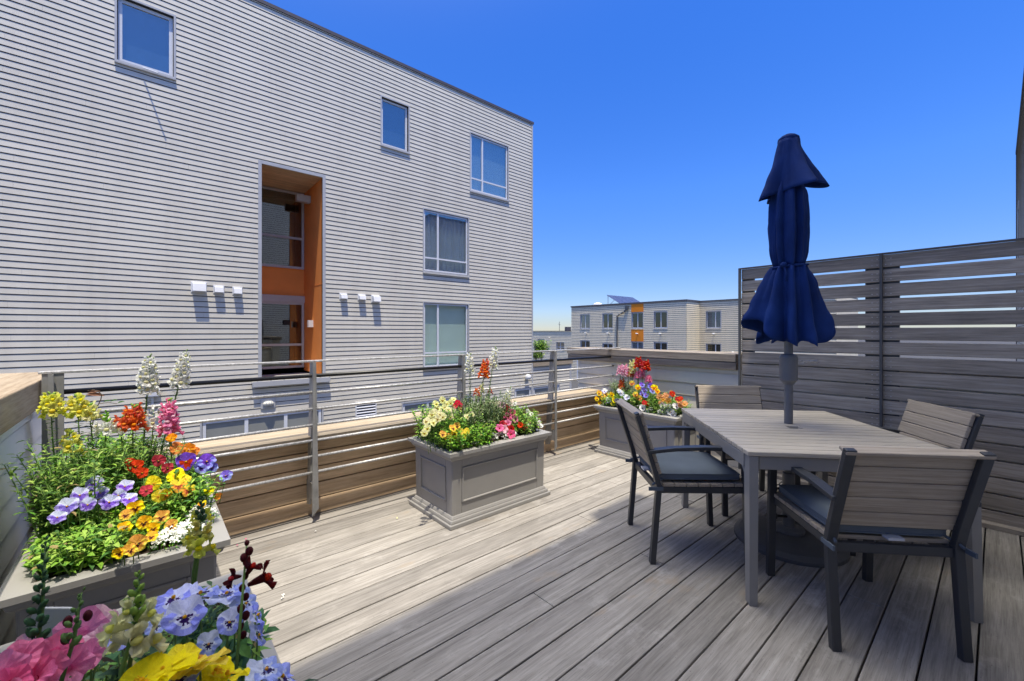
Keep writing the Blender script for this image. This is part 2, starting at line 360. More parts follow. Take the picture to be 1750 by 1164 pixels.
# ------------------------------------------------------------------ walls of lapped boards
def lap_wall(mb, T, u0, u1, z0, z1, holes=(), course=.113, lip=.008, joint=3.6, mi=0, seed=1, base=0.0, gap=.0165):
    """T(u, out, z) -> world point; boards overlap downwards, each with a real drip edge"""
    rr = random.Random(seed); kx = 0; z = z0
    while z < z1 - 1e-4:
        zt = min(z + course, z1)
        cuts = sorted({z, zt} | {h for H in holes for h in (H[2], H[3]) if z < h < zt})
        j = u0 + rr.uniform(.3, joint); joints = []
        while j < u1: joints.append(j); j += joint * rr.choice((.5, 1, 1, .75))
        cuts = [c for c in cuts if c <= z or c > z + gap + .002]
        if gap and cuts[0] == z: cuts[0] = z + gap
        for a, b in zip(cuts, cuts[1:]):
            mid = (a + b) / 2; iv = [(u0, u1)]
            for H in holes:
                if H[2] < mid < H[3]:
                    nv = []
                    for p, q in iv:
                        if H[1] <= p or H[0] >= q: nv.append((p, q)); continue
                        if H[0] > p: nv.append((p, H[0]))
                        if H[1] < q: nv.append((H[1], q))
                    iv = nv
            for jj in joints:
                nv = []
                for p, q in iv:
                    if p < jj < q: nv += [(p, jj - .0006), (jj + .0006, q)]
                    else: nv.append((p, q))
                iv = nv
            oa = base + lip * (1 - (a - z) / course); ob = base + lip * (1 - (b - z) / course)
            for p, q in iv:
                mb.quad(T(p, oa, a), T(q, oa, a), T(q, ob, b), T(p, ob, b), mi)
                lz = z if a == cuts[0] else a
                mb.quad(T(p-.002, base-.014, lz), T(q+.002, base-.014, lz), T(q+.002, base-.014, b), T(p-.002, base-.014, b), 1)
                if a == cuts[0]: mb.quad(T(p, base - .012, a), T(q, base - .002, a), T(q, oa, a), T(p, oa, a), mi)
        z = zt
def tbox(mb, T, u0, u1, o0, o1, z0, z1, mi=0):
    mb.hexa([T(u0,o1,z0), T(u1,o1,z0), T(u1,o0,z0), T(u0,o0,z0), T(u0,o1,z1), T(u1,o1,z1), T(u1,o0,z1), T(u0,o0,z1)], mi)

def window(bld, T, u0, u1, z0, z1, vs=(), hs_=(), glassm=None, back=None, casing=.035, sash=.045, depth=.06, sill=True, curtain=None, label=None, openleft=False):
    mb = MB(); c = casing
    for a, b, d, e in ((u0-c, u0, z0-c, z1+c), (u1, u1+c, z0-c, z1+c), (u0, u1, z1, z1+c), (u0, u1, z0-c, z0)):
        tbox(mb, T, a, b, -.01, .016, d, e, 0)
    # reveal
    g = .012
    for a, b, d, e in ((u0, u0+g, z0, z1), (u1-g, u1, z0, z1), (u0+g, u1-g, z1-g, z1), (u0+g, u1-g, z0, z0+g)):
        tbox(mb, T, a, b, -depth-.03, -.012, d, e, 1)
    a0, a1, b0, b1 = u0+g, u1-g, z0+g, z1-g
    s = sash; o0, o1 = -depth, -depth+.04
    tbox(mb, T, a0, a0+s, o0, o1, b0, b1, 2); tbox(mb, T, a1-s, a1, o0, o1, b0, b1, 2)
    tbox(mb, T, a0+s, a1-s, o0, o1, b0, b0+s, 2); tbox(mb, T, a0+s, a1-s, o0, o1, b1-s, b1, 2)
    for f in vs:
        x = a0 + (a1-a0)*f; tbox(mb, T, x-s*.6, x+s*.6, o0+.002, o1+.002, b0+s, b1-s, 2)
    for f in hs_:
        x = b0 + (b1-b0)*f; tbox(mb, T, a0+s, a1-s, o0+.004, o1-.004, x-s*.5, x+s*.5, 2)
    wo = mb.build('window', [M['trim'], M['dark_gap'], M['white_sash']], bld)
    if label: wo['label'] = label
    pm = MB(); tbox(pm, T, a0+.005, a1-.005, o0+.012, o0+.018, b0+.005, b1-.005)
    pm.build('pane', glassm or M['glass'], wo)
    if sill:
        sm = MB(); sm.hexa([T(u0-c,.05,z0-c-.035),T(u1+c,.05,z0-c-.035),T(u1+c,-.01,z0-c-.03),T(u0-c,-.01,z0-c-.03),
                            T(u0-c,.05,z0-c-.022),T(u1+c,.05,z0-c-.022),T(u1+c,-.01,z0-c-.002),T(u0-c,-.01,z0-c-.002)])
        sm.build('sill', M['trim'], wo)
    if curtain:
        cm = MB(); n = 70; zs = [b0, b1]
        pts = []
        for i in range(n+1):
            u = a0 + (a1-a0)*i/n; o = -depth-.11 + .025*math.sin(i*.9) + .012*math.sin(i*2.3+1)
            pts.append((u, o + .06))
        for i in range(n):
            f = i/n
            if curtain == 'parted' and .30 < f < .36: continue
            (p, q), (r_, s_) = pts[i], pts[i+1]
            cm.quad(T(p, q, b0), T(r_, s_, b0), T(r_, s_, b1), T(p, q, b1))
        cm.build('curtain', M['curtain'], wo, smooth=True)
    bm = MB()
    tbox(bm, T, u0-.03, u1+.03, -.7 if back is None or curtain else -depth-.09, -.72 if back is None or curtain else -depth-.08, z0-.03, z1+.03)
    # side returns close the room so no daylight leaks round the blind
    lo = -.7 if back is None or curtain else -depth-.08
    for a, b, d, e in ((u0-.03, u0-.002, z0-.03, z1+.03), (u1+.002, u1+.03, z0-.03, z1+.03), (u0-.002, u1+.002, z1+.002, z1+.03), (u0-.002, u1+.002, z0-.03, z0-.002)):
        tbox(bm, T, a, b, lo, -.012, d, e)
    bm.build('blind' if back else 'room_backing', back or M['dark_room'], wo)
    return wo

# ------------------------------------------------------------------ ground and sky-facing setting
mb = MB(); mb.box(-600, 900, -500, 900, -4.3, -4.2); tag(mb.build('ground', M['asphalt']), kind='structure')
mb = MB()
y = .203 - 3*.1465 - .1465
while y < 3.0:
    a, b = max(y, -.3), min(y + .1465 - .0065, 3.05)
    # boards run the full depth towards the fence; a few are pieced
    zz = rnd.uniform(-.0015, .0015); xj = rnd.uniform(.6, 4.1)
    if rnd.random() < .6: mb.box(-.42, xj-.0015, a, b, -.028, zz); mb.box(xj+.0015, 4.36, a, b, -.028, zz + rnd.uniform(-.0012, .0012))
    else: mb.box(-.42, 4.36, a, b, -.028, zz)
    y += .1465
mb.box(-.42, 4.36, 3.066, 3.2, -.028, .0)
tag(mb.build('deck_floor', M['deck'], bevel=.003), kind='structure')
mb = MB(); mb.box(-.5, 4.6, -.3, 3.35, -.25, -.06); tag(mb.build('deck_base', M['membrane']), kind='structure')

# ------------------------------------------------------------------ grey building across the mews
FY = 11.0
TF = lambda u, o, z: (u, FY - o, z)
bld = thing('apartment_building', 'large grey clapboard apartment building with tall orange entry recess, filling the left side', 'building', (4, FY+4, -4.2))
holes = [(-.425-.035, .419+.035, 6.486-.035, 7.75), (4.836, 5.636, 6.418, 7.709), (7.791, 9.356, 5.813, 7.635), (6.122, 7.701, 3.081, 4.894), (6.122, 7.701, .243, 2.156),
         (1.981, 3.303, .23, 5.128), (.882, 3.289, -1.62, -.59), (5.456, 7.86, -1.62, -.73), (9.677, 10.45, -1.62, -.70)]
holes[0] = (-.425, .419, 6.486, 7.72)
mb = MB()
lap_wall(mb, TF, -5, 10.50, -4.2, 8.78, holes, .1135, .0105, 3.66, seed=3)
# opaque shell behind the boards
mb.quad((-5, FY+9, -4.2), (10.5, FY+9, -4.2), (10.5, FY+9, 8.78), (-5, FY+9, 8.78), 0)
mb.quad((-5, FY, -4.2), (-5, FY+9, -4.2), (-5, FY+9, 8.78), (-5, FY, 8.78), 0)
lap_wall(mb, lambda u, o, z: (10.50+o, u, z), FY, FY+9, -4.2, 8.78, (), .1135, .0105, 3.66, seed=5)
mb.build('wall', [M['siding'], M['dark_gap']], bld)
mb = MB(); mb.box(-5.1, 10.56, FY-.035, FY+9.05, 8.78, 8.86); mb.build('roof_coping', M['coping'], bld)
mb = MB(); mb.box(10.47, 10.53, FY-.018, FY+.03, -4.2, 8.775); mb.build('corner_trim', M['trim'], bld)
window(bld, TF, *holes[0], glassm=M['glass_sky'], back=M['blind'], sash=.06, depth=.1)
window(bld, TF, *holes[1], glassm=M['glass_sky'], back=M['blind'], sash=.05, depth=.1)
window(bld, TF, *holes[2], vs=(.31,), hs_=(.22,), glassm=M['glass_sky'], back=M['shade_green'])
window(bld, TF, *holes[3], vs=(.31,), hs_=(.22,), glassm=M['glass_sky'], curtain='parted')
window(bld, TF, *holes[4], vs=(.31,), hs_=(.22,), glassm=M['glass'], back=M['shade_green'])
for H in holes[6:9]:
    window(bld, TF, *H, vs=(1/3, 2/3) if H[1]-H[0] > 1 else (), glassm=M['frosted'], back=M['grey_blind'], sash=.06, depth=.05, sill=False)
# rod hanging from the upper left window (its stay left open)
mb = MB(); mb.tube([(-.06, FY-.06, 6.46), (.17, FY-.30, 6.33)], .012, 6); mb.build('window_stay', M['vent_white'], bld)
# entry recess
rx0, rx1, rz0, rz1 = 1.981, 3.303, .23, 5.128; RD = 1.62
mb = MB(); mb.quad((rx1, FY, rz0), (rx1, FY+RD, rz0), (rx1, FY+RD, rz1), (rx1, FY, rz1))
mb.quad((rx0, FY, rz0), (rx0, FY, rz1), (rx0, FY+RD, rz1), (rx0, FY+RD, rz0))
mb.box(rx0, rx1, FY+RD+.0, FY+RD+.05, 2.28, 3.02)
mb.box(rx1-.006, rx1-.003, FY+.0, FY+RD, 2.50, 2.512)
mb.build('recess_wall', M['orange'], bld)
mb = MB(); mb.box(rx0, rx1, FY, FY+RD+.06, rz1-.002, rz1+.04); mb.build('recess_soffit', M['soffit'], bld)
mb = MB(); mb.box(rx0-.07, rx0, FY-.022, FY+.06, rz0-.1, rz1+.07); mb.box(rx1, rx1+.07, FY-.022, FY+.06, rz0-.1, rz1+.07); mb.box(rx0, rx1, FY-.02, FY+.01, rz1+.005, rz1+.07)
mb.build('recess_trim', M['trim'], bld)
mb = MB(); mb.box(rx0-.2, rx1+.15, FY-.12, FY+RD, rz0-.10, rz0-.06)
for i in range(6): mb.box(rx0-.1+i*.27, rx0-.085+i*.27, FY-.118, FY+.3, rz0-.06, rz0-.04)
mb.box(rx0-.2, rx1+.15, FY-.126, FY-.12, rz0-.17, rz0-.055)
mb.build('entry_ledge', M['trim'], bld)
TB = lambda u, o, z: (u, FY+RD-o, z)
def storefront(z0, z1, bar):
    mb = MB(); s = .06
    for a, b, c, d in ((rx0, rx0+s, z0, z1), (rx1-s-.01, rx1-.01, z0, z1), (rx0+s, rx1-s-.01, z0, z0+s), (rx0+s, rx1-s-.01, z1-s, z1), (rx0+s, rx1-s-.01, bar-.03, bar+.03)):
        tbox(mb, TB, a, b, -.02, .05, c, d)
    o = mb.build('entry_window', M['trim'], bld)
    pm = MB(); tbox(pm, TB, rx0+.03, rx1-.04, .012, .018, z0+.03, z1-.03); pm.build('pane', M['glass_clear'], o)
    bk = MB(); tbox(bk, TB, rx0+.001, rx1-.011, -.9, -.88, z0, z1); bk.build('room_backing', M['dark_room'], o)
storefront(3.02, 5.11, 3.85); storefront(.32, 2.10, .95)
mb = MB(); tbox(mb, TB, rx0, rx1, -.02, .07, 2.10, 2.28); mb.build('transom_bar', M['trim'], bld)
mb = MB(); tbox(mb, TB, 2.78, 2.93, .06, .09, 1.48, 1.62); mb.build('entry_keypad', M['rubber'], bld)
mb = MB(); mb.box(rx1-.12, rx1-.002, FY+.75, FY+.87, 1.42, 1.6); mb.build('entry_lamp', M['vent_white'], bld)
mb = MB(); mb.box(rx1-.35, rx1-.01, FY+.95, FY+1.1, 4.72, 4.9); mb.build('soffit_lamp', M['trim'], bld)
# wall vents
def hood(x, z, w_, h_, d_=.13):
    mb = MB(); mb.hexa([(x, FY-d_, z-h_), (x+w_, FY-d_, z-h_), (x+w_, FY+.01, z-h_*1.0), (x, FY+.01, z-h_*1.0),
                        (x, FY-d_*.75, z-.02), (x+w_, FY-d_*.75, z-.02), (x+w_, FY+.01, z), (x, FY+.01, z)])
    mb.box(x-.02, x+w_+.02, FY-.017, FY, z-h_-.02, z+.02)
    mb.build('vent_hood', M['vent_white'], bld, bevel=.008)
for x, z, w_, h_, d_ in ((.715, 2.33, .23, .19, .17), (1.095, 2.28, .16, .14, .12), (1.44, 2.27, .15, .14, .12), (3.73, 2.27, .16, .13, .12), (4.20, 2.27, .17, .13, .12), (4.56, 2.27, .20, .17, .17)):
    hood(x, z, w_, h_, d_)
def bulkhead(x, z):
    mb = MB(); mb.box(x-.15, x+.15, FY-.03, FY, z-.12, z+.12); o = mb.build('wall_lamp', M['trim'], bld, bevel=.01)
    g = MB(); g.ball((x, FY-.05, z), .115, .07, .06, 16, 8); g.build('lamp_glass', M['lamp_glass'], o, smooth=True)
    g = MB()
    for dx in (-.05, 0, .05): g.tube([(x+dx, FY-.05+.09*math.cos(a)*-1 if False else FY-.05-.078*math.cos(a)*(1-abs(dx)*3), z+.066*math.sin(a)) for a in [R(d) for d in range(-90, 91, 30)]], .007, 6)
    g.tube([(x-.12, FY-.06, z), (x, FY-.134, z), (x+.12, FY-.06, z)], .006, 6); g.build('lamp_cage', M['trim'], o)
bulkhead(2.11, -.345)
mb = MB(); x, z = 10.20, -.30; mb.lathe([(.09, 0), (.11, .05), (.1, .14), (.05, .17)], 14, (x, FY-.11, z-.08)); mb.build('wall_lamp', M['vent_white'], bld, smooth=True)
# louvre
mb = MB(); x0, x1, z0, z1 = 4.15, 4.66, -.93, -.57
for a, b, c, d in ((x0-.03, x0, z0, z1), (x1, x1+.03, z0, z1), (x0-.03, x1+.03, z1, z1+.03), (x0-.03, x1+.03, z0-.03, z0)): mb.box(a, b, FY-.025, FY+.0, c, d)
mb.box(x0, x1, FY-.010, FY-.008, z0, z1, 1)
for i in range(5): mb.hexa([(x0, FY-.03, z0+i*.073+.005), (x1, FY-.03, z0+i*.073+.005), (x1, FY-.011, z0+i*.073+.03), (x0, FY-.011, z0+i*.073+.03), (x0, FY-.03, z0+i*.073+.018), (x1, FY-.03, z0+i*.073+.018), (x1, FY-.011, z0+i*.073+.043), (x0, FY-.011, z0+i*.073+.043)])
mb.build('louvre_vent', [M['vent_white'], M['dark_gap']], bld)
# small white lamp on an arm, mid wall, left
mb = MB(); mb.box(-.02, .2, FY-.16, FY-.02, .02, .17); mb.box(.07, .11, FY-.05, FY-.01, -.3, .02); mb.build('bracket_light', M['vent_white'], bld, bevel=.02)
# low terrace wing to the right of the building
wing = thing('terrace_wall', 'low grey clapboard terrace wall with timber cap beside the large building', 'wall', (11.5, FY, -4.2))
mb = MB(); lap_wall(mb, TF, 10.535, 12.58, -4.2, .05, [(10.535, 11.95, -1.62, -.70)], .1135, .0105, 3, seed=8)
lap_wall(mb, lambda u, o, z: (12.58+o, u, z), FY, FY+4, -4.2, .05, (), .1135, .0105, 3, seed=9)
mb.quad((10.54, FY+.2, -4.2), (12.57, FY+.2, -4.2), (12.57, FY+.2, .05), (10.54, FY+.2, .05)); mb.build('wall', [M['siding'], M['dark_gap']], wing)
mb = MB(); mb.box(10.535, 12.66, FY-.06, FY+.3, .05, .21); mb.build('timber_cap', M['cap_wood_x'], wing)
window(wing, TF, 10.56, 11.93, -1.60, -.72, vs=(.6,), glassm=M['frosted'], back=M['grey_blind'], sash=.06, depth=.05, sill=False)
mb = MB(); mb.box(12.52, 12.62, FY-.02, FY+.05, -4.2, .045); mb.build('corner_trim', M['trim'], wing)

# ------------------------------------------------------------------ far buildings
DX = 37.0
far = thing('rowhouse_block', 'distant grey clapboard rowhouse block with one orange window bay', 'building', (DX+4, 24, -4.2))
TD = lambda u, o, z: (DX - o, u, z)
TE = lambda u, o, z: (39.5 - o, u, z)
cols = [(29.53, 30.86), (26.51, 27.8), (22.92, 24.2), (20.38, 21.72)]
wins = []
for (a, b), lowt in zip(cols, (0.31, .05, .0, .0)):
    wins.append((a, b, 1.65, 3.22)); wins.append((a, b, -1.15, lowt if lowt else .28))
    wins.append((a, b, -4.0, -2.3))
mb = MB(); lap_wall(mb, TD, 18.5, 32.2, -4.2, 4.1, wins + [(22.87, 24.25, 3.22, 4.1), (22.87, 24.25, .28, 1.65)], .175, .022, 5, seed=11, gap=.032)
lap_wall(mb, lambda u, o, z: (u, 18.5 - o, z), 37, 39.5, -4.2, 4.1, (), .175, .022, 5, seed=12, gap=.032)
wins2 = [(16.51, 17.84, 1.64, 3.2), (16.51, 17.84, -.9, .2), (11.5, 12.9, 1.64, 3.2)]
lap_wall(mb, TE, 8.0, 18.5, -4.2, 4.12, wins2, .175, .022, 5, seed=13, gap=.032)
mb.quad((37, 32.2, -4.2), (47, 32.2, -4.2), (47, 32.2, 4.1), (37, 32.2, 4.1)); mb.quad((39.5, 8, -4.2), (47, 8, -4.2), (47, 8, 4.1), (39.5, 8, 4.1))
mb.build('wall', [M['siding_far_lit'], M['dark_gap']], far)
mb = MB(); mb.box(36.93, 47, 18.43, 32.27, 4.1, 4.24); mb.box(39.43, 47, 8, 18.43, 4.12, 4.22); mb.build('roof_coping', M['coping'], far)
mb = MB(); tbox(mb, TD, 22.87, 24.25, -.02, .03, 3.27, 4.09); mb.build('orange_panel', M['orange_far'], far)
mb = MB(); tbox(mb, TD, 22.87, 24.25, -.02, .03, .33, 1.55); mb.build('orange_panel', M['orange_far'], far)
for i, (a, b, c, d) in enumerate(wins): window(far, TD, a, b, c, d, vs=(.5,), glassm=M['glass_dark'], back=M['curtain'] if i in (0, 7) else None, sash=.06, casing=.05, depth=.12)
for i, (a, b, c, d) in enumerate(wins2): window(far, TE, a, b, c, d, vs=(.38,), glassm=M['glass_dark'], back=M['curtain'] if i in (0,) else None, sash=.06, casing=.05, depth=.12)
mb = MB(); mb.tube([(36.9, 24.7, 3.75), (36.85, 25.0, 3.35), (36.9, 25.9, 2.95), (36.9, 25.93, -4.2)], .07, 8); mb.box(36.75, 37, 24.55, 24.85, 3.5, 3.95); mb.build('downpipe', M['steel'], far)
for yy, zz, T in ((30.0, 1.12, TD), (27.0, 1.12, TD), (23.5, 1.1, TD), (21.0, 1.1, TD), (30.0, -1.8, TD), (17.1, 1.1, TE), (15.4, -.55, TE)):
    mb = MB(); p = Vector(T(yy, 0, zz)); mb.tube([p, p + Vector((-.22, 0, .02))], .055, 8); mb.lathe([(.07, -.06), (.11, 0), (.07, .06)], 8, p + Vector((-.24, 0, .02))); mb.build('wall_spout', M['vent_white'], far)
# glazed porch doors at street level
for yy in (31.0, 27.2):
    mb = MB()
    for a, b, c, d in ((yy-1.2, yy-1.1, -4.2, -1.9), (yy+.0, yy+.1, -4.2, -1.9), (yy-1.1, yy, -2.0, -1.9), (yy-1.1, yy, -3.1, -3.0)): tbox(mb, TD, a, b, .25, .33, c, d)
    mb.build('porch_frame', M['white_sash'], far)
solar = thing('solar_panel_array', 'tilted solar panels on a rack on the distant flat roof', 'solar panels', (41, 27.5, 4.24))
hi = at_x(1037, 504, 41.0); lo_ = at_x(1062, 520, 41.0)
for i in range(4):
    mb = MB(); a = 41.0 + i*1.35; b = a + 1.3
    mb.hexa([(a, hi.y, hi.z-.05), (b, hi.y, hi.z-.05), (b, lo_.y, lo_.z-.05), (a, lo_.y, lo_.z-.05), (a, hi.y, hi.z), (b, hi.y, hi.z), (b, lo_.y, lo_.z), (a, lo_.y, lo_.z)])
    mb.build('solar_panel', M['panel_blue'], solar)
mb = MB()
for xx in (41.1, 43.7, 46.2): mb.tube([(xx, hi.y-.1, 4.24), (xx, hi.y-.1, hi.z-.06)], .035, 6); mb.tube([(xx, hi.y-.1, 4.3), (xx, (hi.y+lo_.y)/2, (hi.z+lo_.z)/2-.06)], .03, 6)
mb.build('support_rack', M['galv'], solar)
rv = thing('roof_vent', 'small white domed vent on the distant flat roof left of the solar panels', 'roof vent', (38.5, 29.6, 4.24))
mb = MB(); mb.lathe([(.5, 0), (.5, .12), (.4, .28), (.1, .36)], 14, (38.5, 29.6, 4.24)); mb.build('vent_dome', M['vent_white'], rv, smooth=True)
low = thing('low_apartment_block', 'lower grey apartment block far behind, between the large building and the rowhouses', 'building', (54, 48, -4.2))
TL = lambda u, o, z: (50 - o, u, z)
lw = [(49.4, 51.0, -1.7, .05), (45.0, 46.7, -1.6, -.35), (52.5, 54, -1.7, .05)]
mb = MB(); lap_wall(mb, TL, 40, 58, -4.2, 1.35, lw, .24, .03, 6, seed=15, gap=.032); mb.quad((50, 40, -4.2), (60, 40, -4.2), (60, 40, 1.35), (50, 40, 1.35)); mb.build('wall', [M['siding_far_lit'], M['dark_gap']], low)
mb = MB(); mb.box(49.9, 60, 39.9, 58, 1.35, 1.45); mb.build('roof_coping', M['coping'], low)
for a, b, c, d in lw: window(low, TL, a, b, c, d, vs=(.5,), hs_=(.35,), sash=.07, casing=.06, depth=.12)
mb = MB(); mb.box(52, 53, 46.2, 46.7, 1.45, 2.1); mb.box(52, 53, 44.6, 45.1, 1.45, 2.05); mb.build('roof_hatch', M['coping'], low)
mb = MB(); mb.tube([(53, 48.8, 1.45), (53, 48.8, 3.0)], .04, 6); mb.tube([(53, 48.6, 2.5), (53, 49.1, 2.6)], .03, 6); mb.build('antenna', M['steel'], low)
mb = MB(); mb.tube([(49.8, 48.1, .35), (49.75, 48.1, .3)], .12, 8); mb.build('wall_spout', M['vent_white'], low)

# neighbouring rowhouse far right, and the house whose roof shades the deck
nb = thing('neighbour_house', 'tall grey clapboard house edge seen above the right fence', 'building', (20, -5, -4.2))
TN = lambda u, o, z: (u, -.5 + o, z)
mb = MB(); lap_wall(mb, TN, 13, 25.9, -4.2, 8.3, [(23.2, 24.9, 3.6, 5.9)], .1135, .009, 3.6, seed=21)
mb.quad((25.9, -.5, -4.2), (25.9, -9, -4.2), (25.9, -9, 8.3), (25.9, -.5, 8.3)); mb.quad((13, -.5, -4.2), (13, -9, -4.2), (13, -9, 8.3), (13, -.5, 8.3)); mb.build('wall', [M['siding_shaded'], M['dark_gap']], nb)
mb = MB(); mb.box(12.95, 25.95, -9, -.46, 8.3, 8.4); mb.box(25.88, 25.94, -.55, -.47, -4.2, 8.3); mb.build('roof_coping', M['coping'], nb)
window(nb, TN, 23.2, 24.9, 3.6, 5.9, vs=(.5,), sash=.06)
own = thing('home_building', 'grey clapboard house wall behind the deck whose roof casts the shade', 'building', (2, -5, -4.2))
TO = lambda u, o, z: (u, -.32 + o, z)
mb = MB(); lap_wall(mb, TO, -6, 1.5, -4.2, 8.25, [(-1.4, .9, .08, 2.3)], .1135, .009, 3.6, seed=31); lap_wall(mb, TO, 1.5, 9, -4.2, 8.25, [(3.0, 4.6, 3.6, 5.3)], .1135, .009, 3.6, seed=32)
mb.quad((9, -.32, -4.2), (9, -9, -4.2), (9, -9, 8.25), (9, -.32, 8.25)); mb.quad((-6, -.32, -4.2), (-6, -9, -4.2), (-6, -9, 8.25), (-6, -.32, 8.25))
mb.quad((-6, -9, -4.2), (9, -9, -4.2), (9, -9, 8.2), (-6, -9, 8.2)); mb.box(1.40, 2.0, -1.0, -.33, 8.2, 8.95, 0); mb.build('wall', [M['siding_own'], M['dark_gap']], own)
mb = MB(); mb.box(-6.1, 1.5, -9, -.29, 8.25, 8.33); mb.box(1.5, 9.1, -9, -.29, 8.25, 8.33); mb.build('roof_coping', M['coping'], own)
window(own, TO, 3.0, 4.6, 3.6, 5.3, vs=(.5,), sash=.06); window(own, TO, -1.4, .9, .08, 2.3, vs=(.5,), sash=.07)

# ------------------------------------------------------------------ deck parapets
par = thing('front_parapet', 'low brown timber board parapet with light cap behind the metal railing', 'parapet', (2, 3.3, 0))
mb = MB(); z = -.002
mb2 = MB()
while z < .5: mb.box(-.42, 4.28, 3.2, 3.226, z+.003, z+.1075); z += .1125
mb.build('board_cladding', M['parapet_wood'], par, bevel=.002)
mb.v = []; mb.f = []; mb.m = []
mb.box(-.46, 4.28, 3.228, 3.43, -4.2, .525); mb.build('wall_core', M['siding'], par)
mb = MB(); mb.box(-.46, 4.28, 3.098, 3.47, .538, .575); mb.build('timber_cap', M['cap_wood_x'], par, bevel=.004)
lp = thing('left_parapet', 'pale blue-grey clapboard parapet with broad timber cap at the left edge', 'parapet', (-.5, 2, 0))
TLP = lambda u, o, z: (-.435 + o, u, z)
mb = MB(); lap_wall(mb, TLP, -.3, 3.6, -.05, .92, (), .1300, .012, 2.7, seed=41); mb.box(-.75, -.437, -.3, 3.6, -4.2, .92)
mb.build('wall', [M['siding_pale'], M['dark_gap']], lp)
mb = MB(); mb.box(-.86, -.395, -.3, 3.72, .925, 1.062); mb.build('timber_cap', M['cap_wood'], lp, bevel=.006)
rp = thing('right_parapet', 'grey clapboard parapet with weathered timber cap behind the far planter', 'parapet', (4.4, 2.5, 0))
TRP = lambda u, o, z: (4.30 - o, u, z)
mb = MB(); lap_wall(mb, TRP, -.3, 3.62, -.03, .93, (), .1300, .012, 2.7, seed=42); mb.box(4.305, 4.6, -.3, 3.62, -4.2, .93); mb.build('wall', [M['siding'], M['dark_gap']], rp)
mb = MB(); mb.box(4.25, 4.66, 1.64, 3.78, 1.01, 1.086); mb.box(4.258, 4.65, 1.64, 3.77, .932, 1.006); mb.box(4.29, 4.62, -.3, 1.62, .935, 1.07)
mb.build('timber_cap', M['cap_weather'], rp, bevel=.004)

# ------------------------------------------------------------------ slatted screen fence
fen = thing('slatted_fence', 'tall grey horizontal slat privacy fence with thin steel posts on the right', 'fence', (4.27, .6, 0))
zl = []; z = 1.888
mb = MB()
while z > .02:
    gap = .017 if z > 1.16 else .011
    for a, b in ((-.30, .578), (.592, 1.592)):
        mb.box(4.262, 4.284, a, b, max(z-.1115+gap, .015), z)
    zl.append(z); z -= .1115
mb.build('slats', M['fence'], fen, bevel=.003)
mb = MB()
for z in zl:
    for yy in (.56, .53, .61, .64, 1.57):
        for dz in (.03, .075):
            if z-dz > .05: mb.tube([(4.2625, yy, z-dz), (4.2605, yy, z-dz)], .0035, 6)
mb.build('screws', M['galv'], fen)
mb = MB()
for yy in (1.603, .585): mb.box(4.235, 4.262 if yy > 1 else 4.29, yy-.008, yy+.008, 0.0, 1.893)
for yy in (.535, .635, 1.545): mb.box(4.285, 4.32, yy-.05, yy+.05, 0.0, 1.88)
mb.build('posts', M['steel'], fen)
mb = MB(); mb.box(4.24, 4.30, -.30, 1.612, 1.894, 1.902); mb.build('top_angle', M['coping'], fen)
mb = MB(); mb.box(4.20, 4.262, -.3, 1.4, .0015, .03); mb.build('kick_board', M['fence'], fen)

# ------------------------------------------------------------------ railing
rail = thing('metal_railing', 'galvanised metal railing with flat posts and slim round rails along the deck front', 'railing', (2, 3.1, 0))
PX = [-.358, .862, 2.09, 3.255, 4.40]
ZR = [.884, .771, .66, .553, .444, .337]
mb = MB(); mb.box(-.40, 4.44, 3.062, 3.108, 1.092, 1.104); mb.build('top_rail', M['galv'], rail, bevel=.002)
mb = MB(); mb.tube([(-.36, 3.085, .997), (4.42, 3.085, .997)], .013, 10); mb.build('handrail', M['black_rail'], rail, smooth=True)
for z in ZR:
    mb = MB()
    for a, b in zip(PX, PX[1:]):
        mb.tube([(a, 3.075, z + rnd.uniform(-.002, .002)), (b, 3.075, z + rnd.uniform(-.002, .002))], .0095, 8)
    mb.build('rail', M['galv'], rail, smooth=True)
for x in PX:
    mb = MB(); t = .007
    if x == PX[0]: mb.box(x-.03, x+.045, 3.066, 3.08, .1, 1.091)
    mb.hexa([(x-t, 3.135, .10), (x+t, 3.135, .10), (x+t, 3.2, .085), (x-t, 3.2, .085), (x-t, 3.045, 1.091), (x+t, 3.045, 1.091), (x+t, 3.125, 1.091), (x-t, 3.125, 1.091)])
    mb.hexa([(x-.012, 3.045, .045), (x+.034, 3.06, .085), (x+.034, 3.07, .085), (x-.012, 3.057, .045), (x-.006, 3.045, 1.091), (x+.012, 3.045, 1.091), (x+.012, 3.055, 1.091), (x-.006, 3.055, 1.091)])
    mb.box(x-t-.001, x+t+.001, 3.06, 3.2, .15, .26)
    mb.build('post', M['post'], rail)

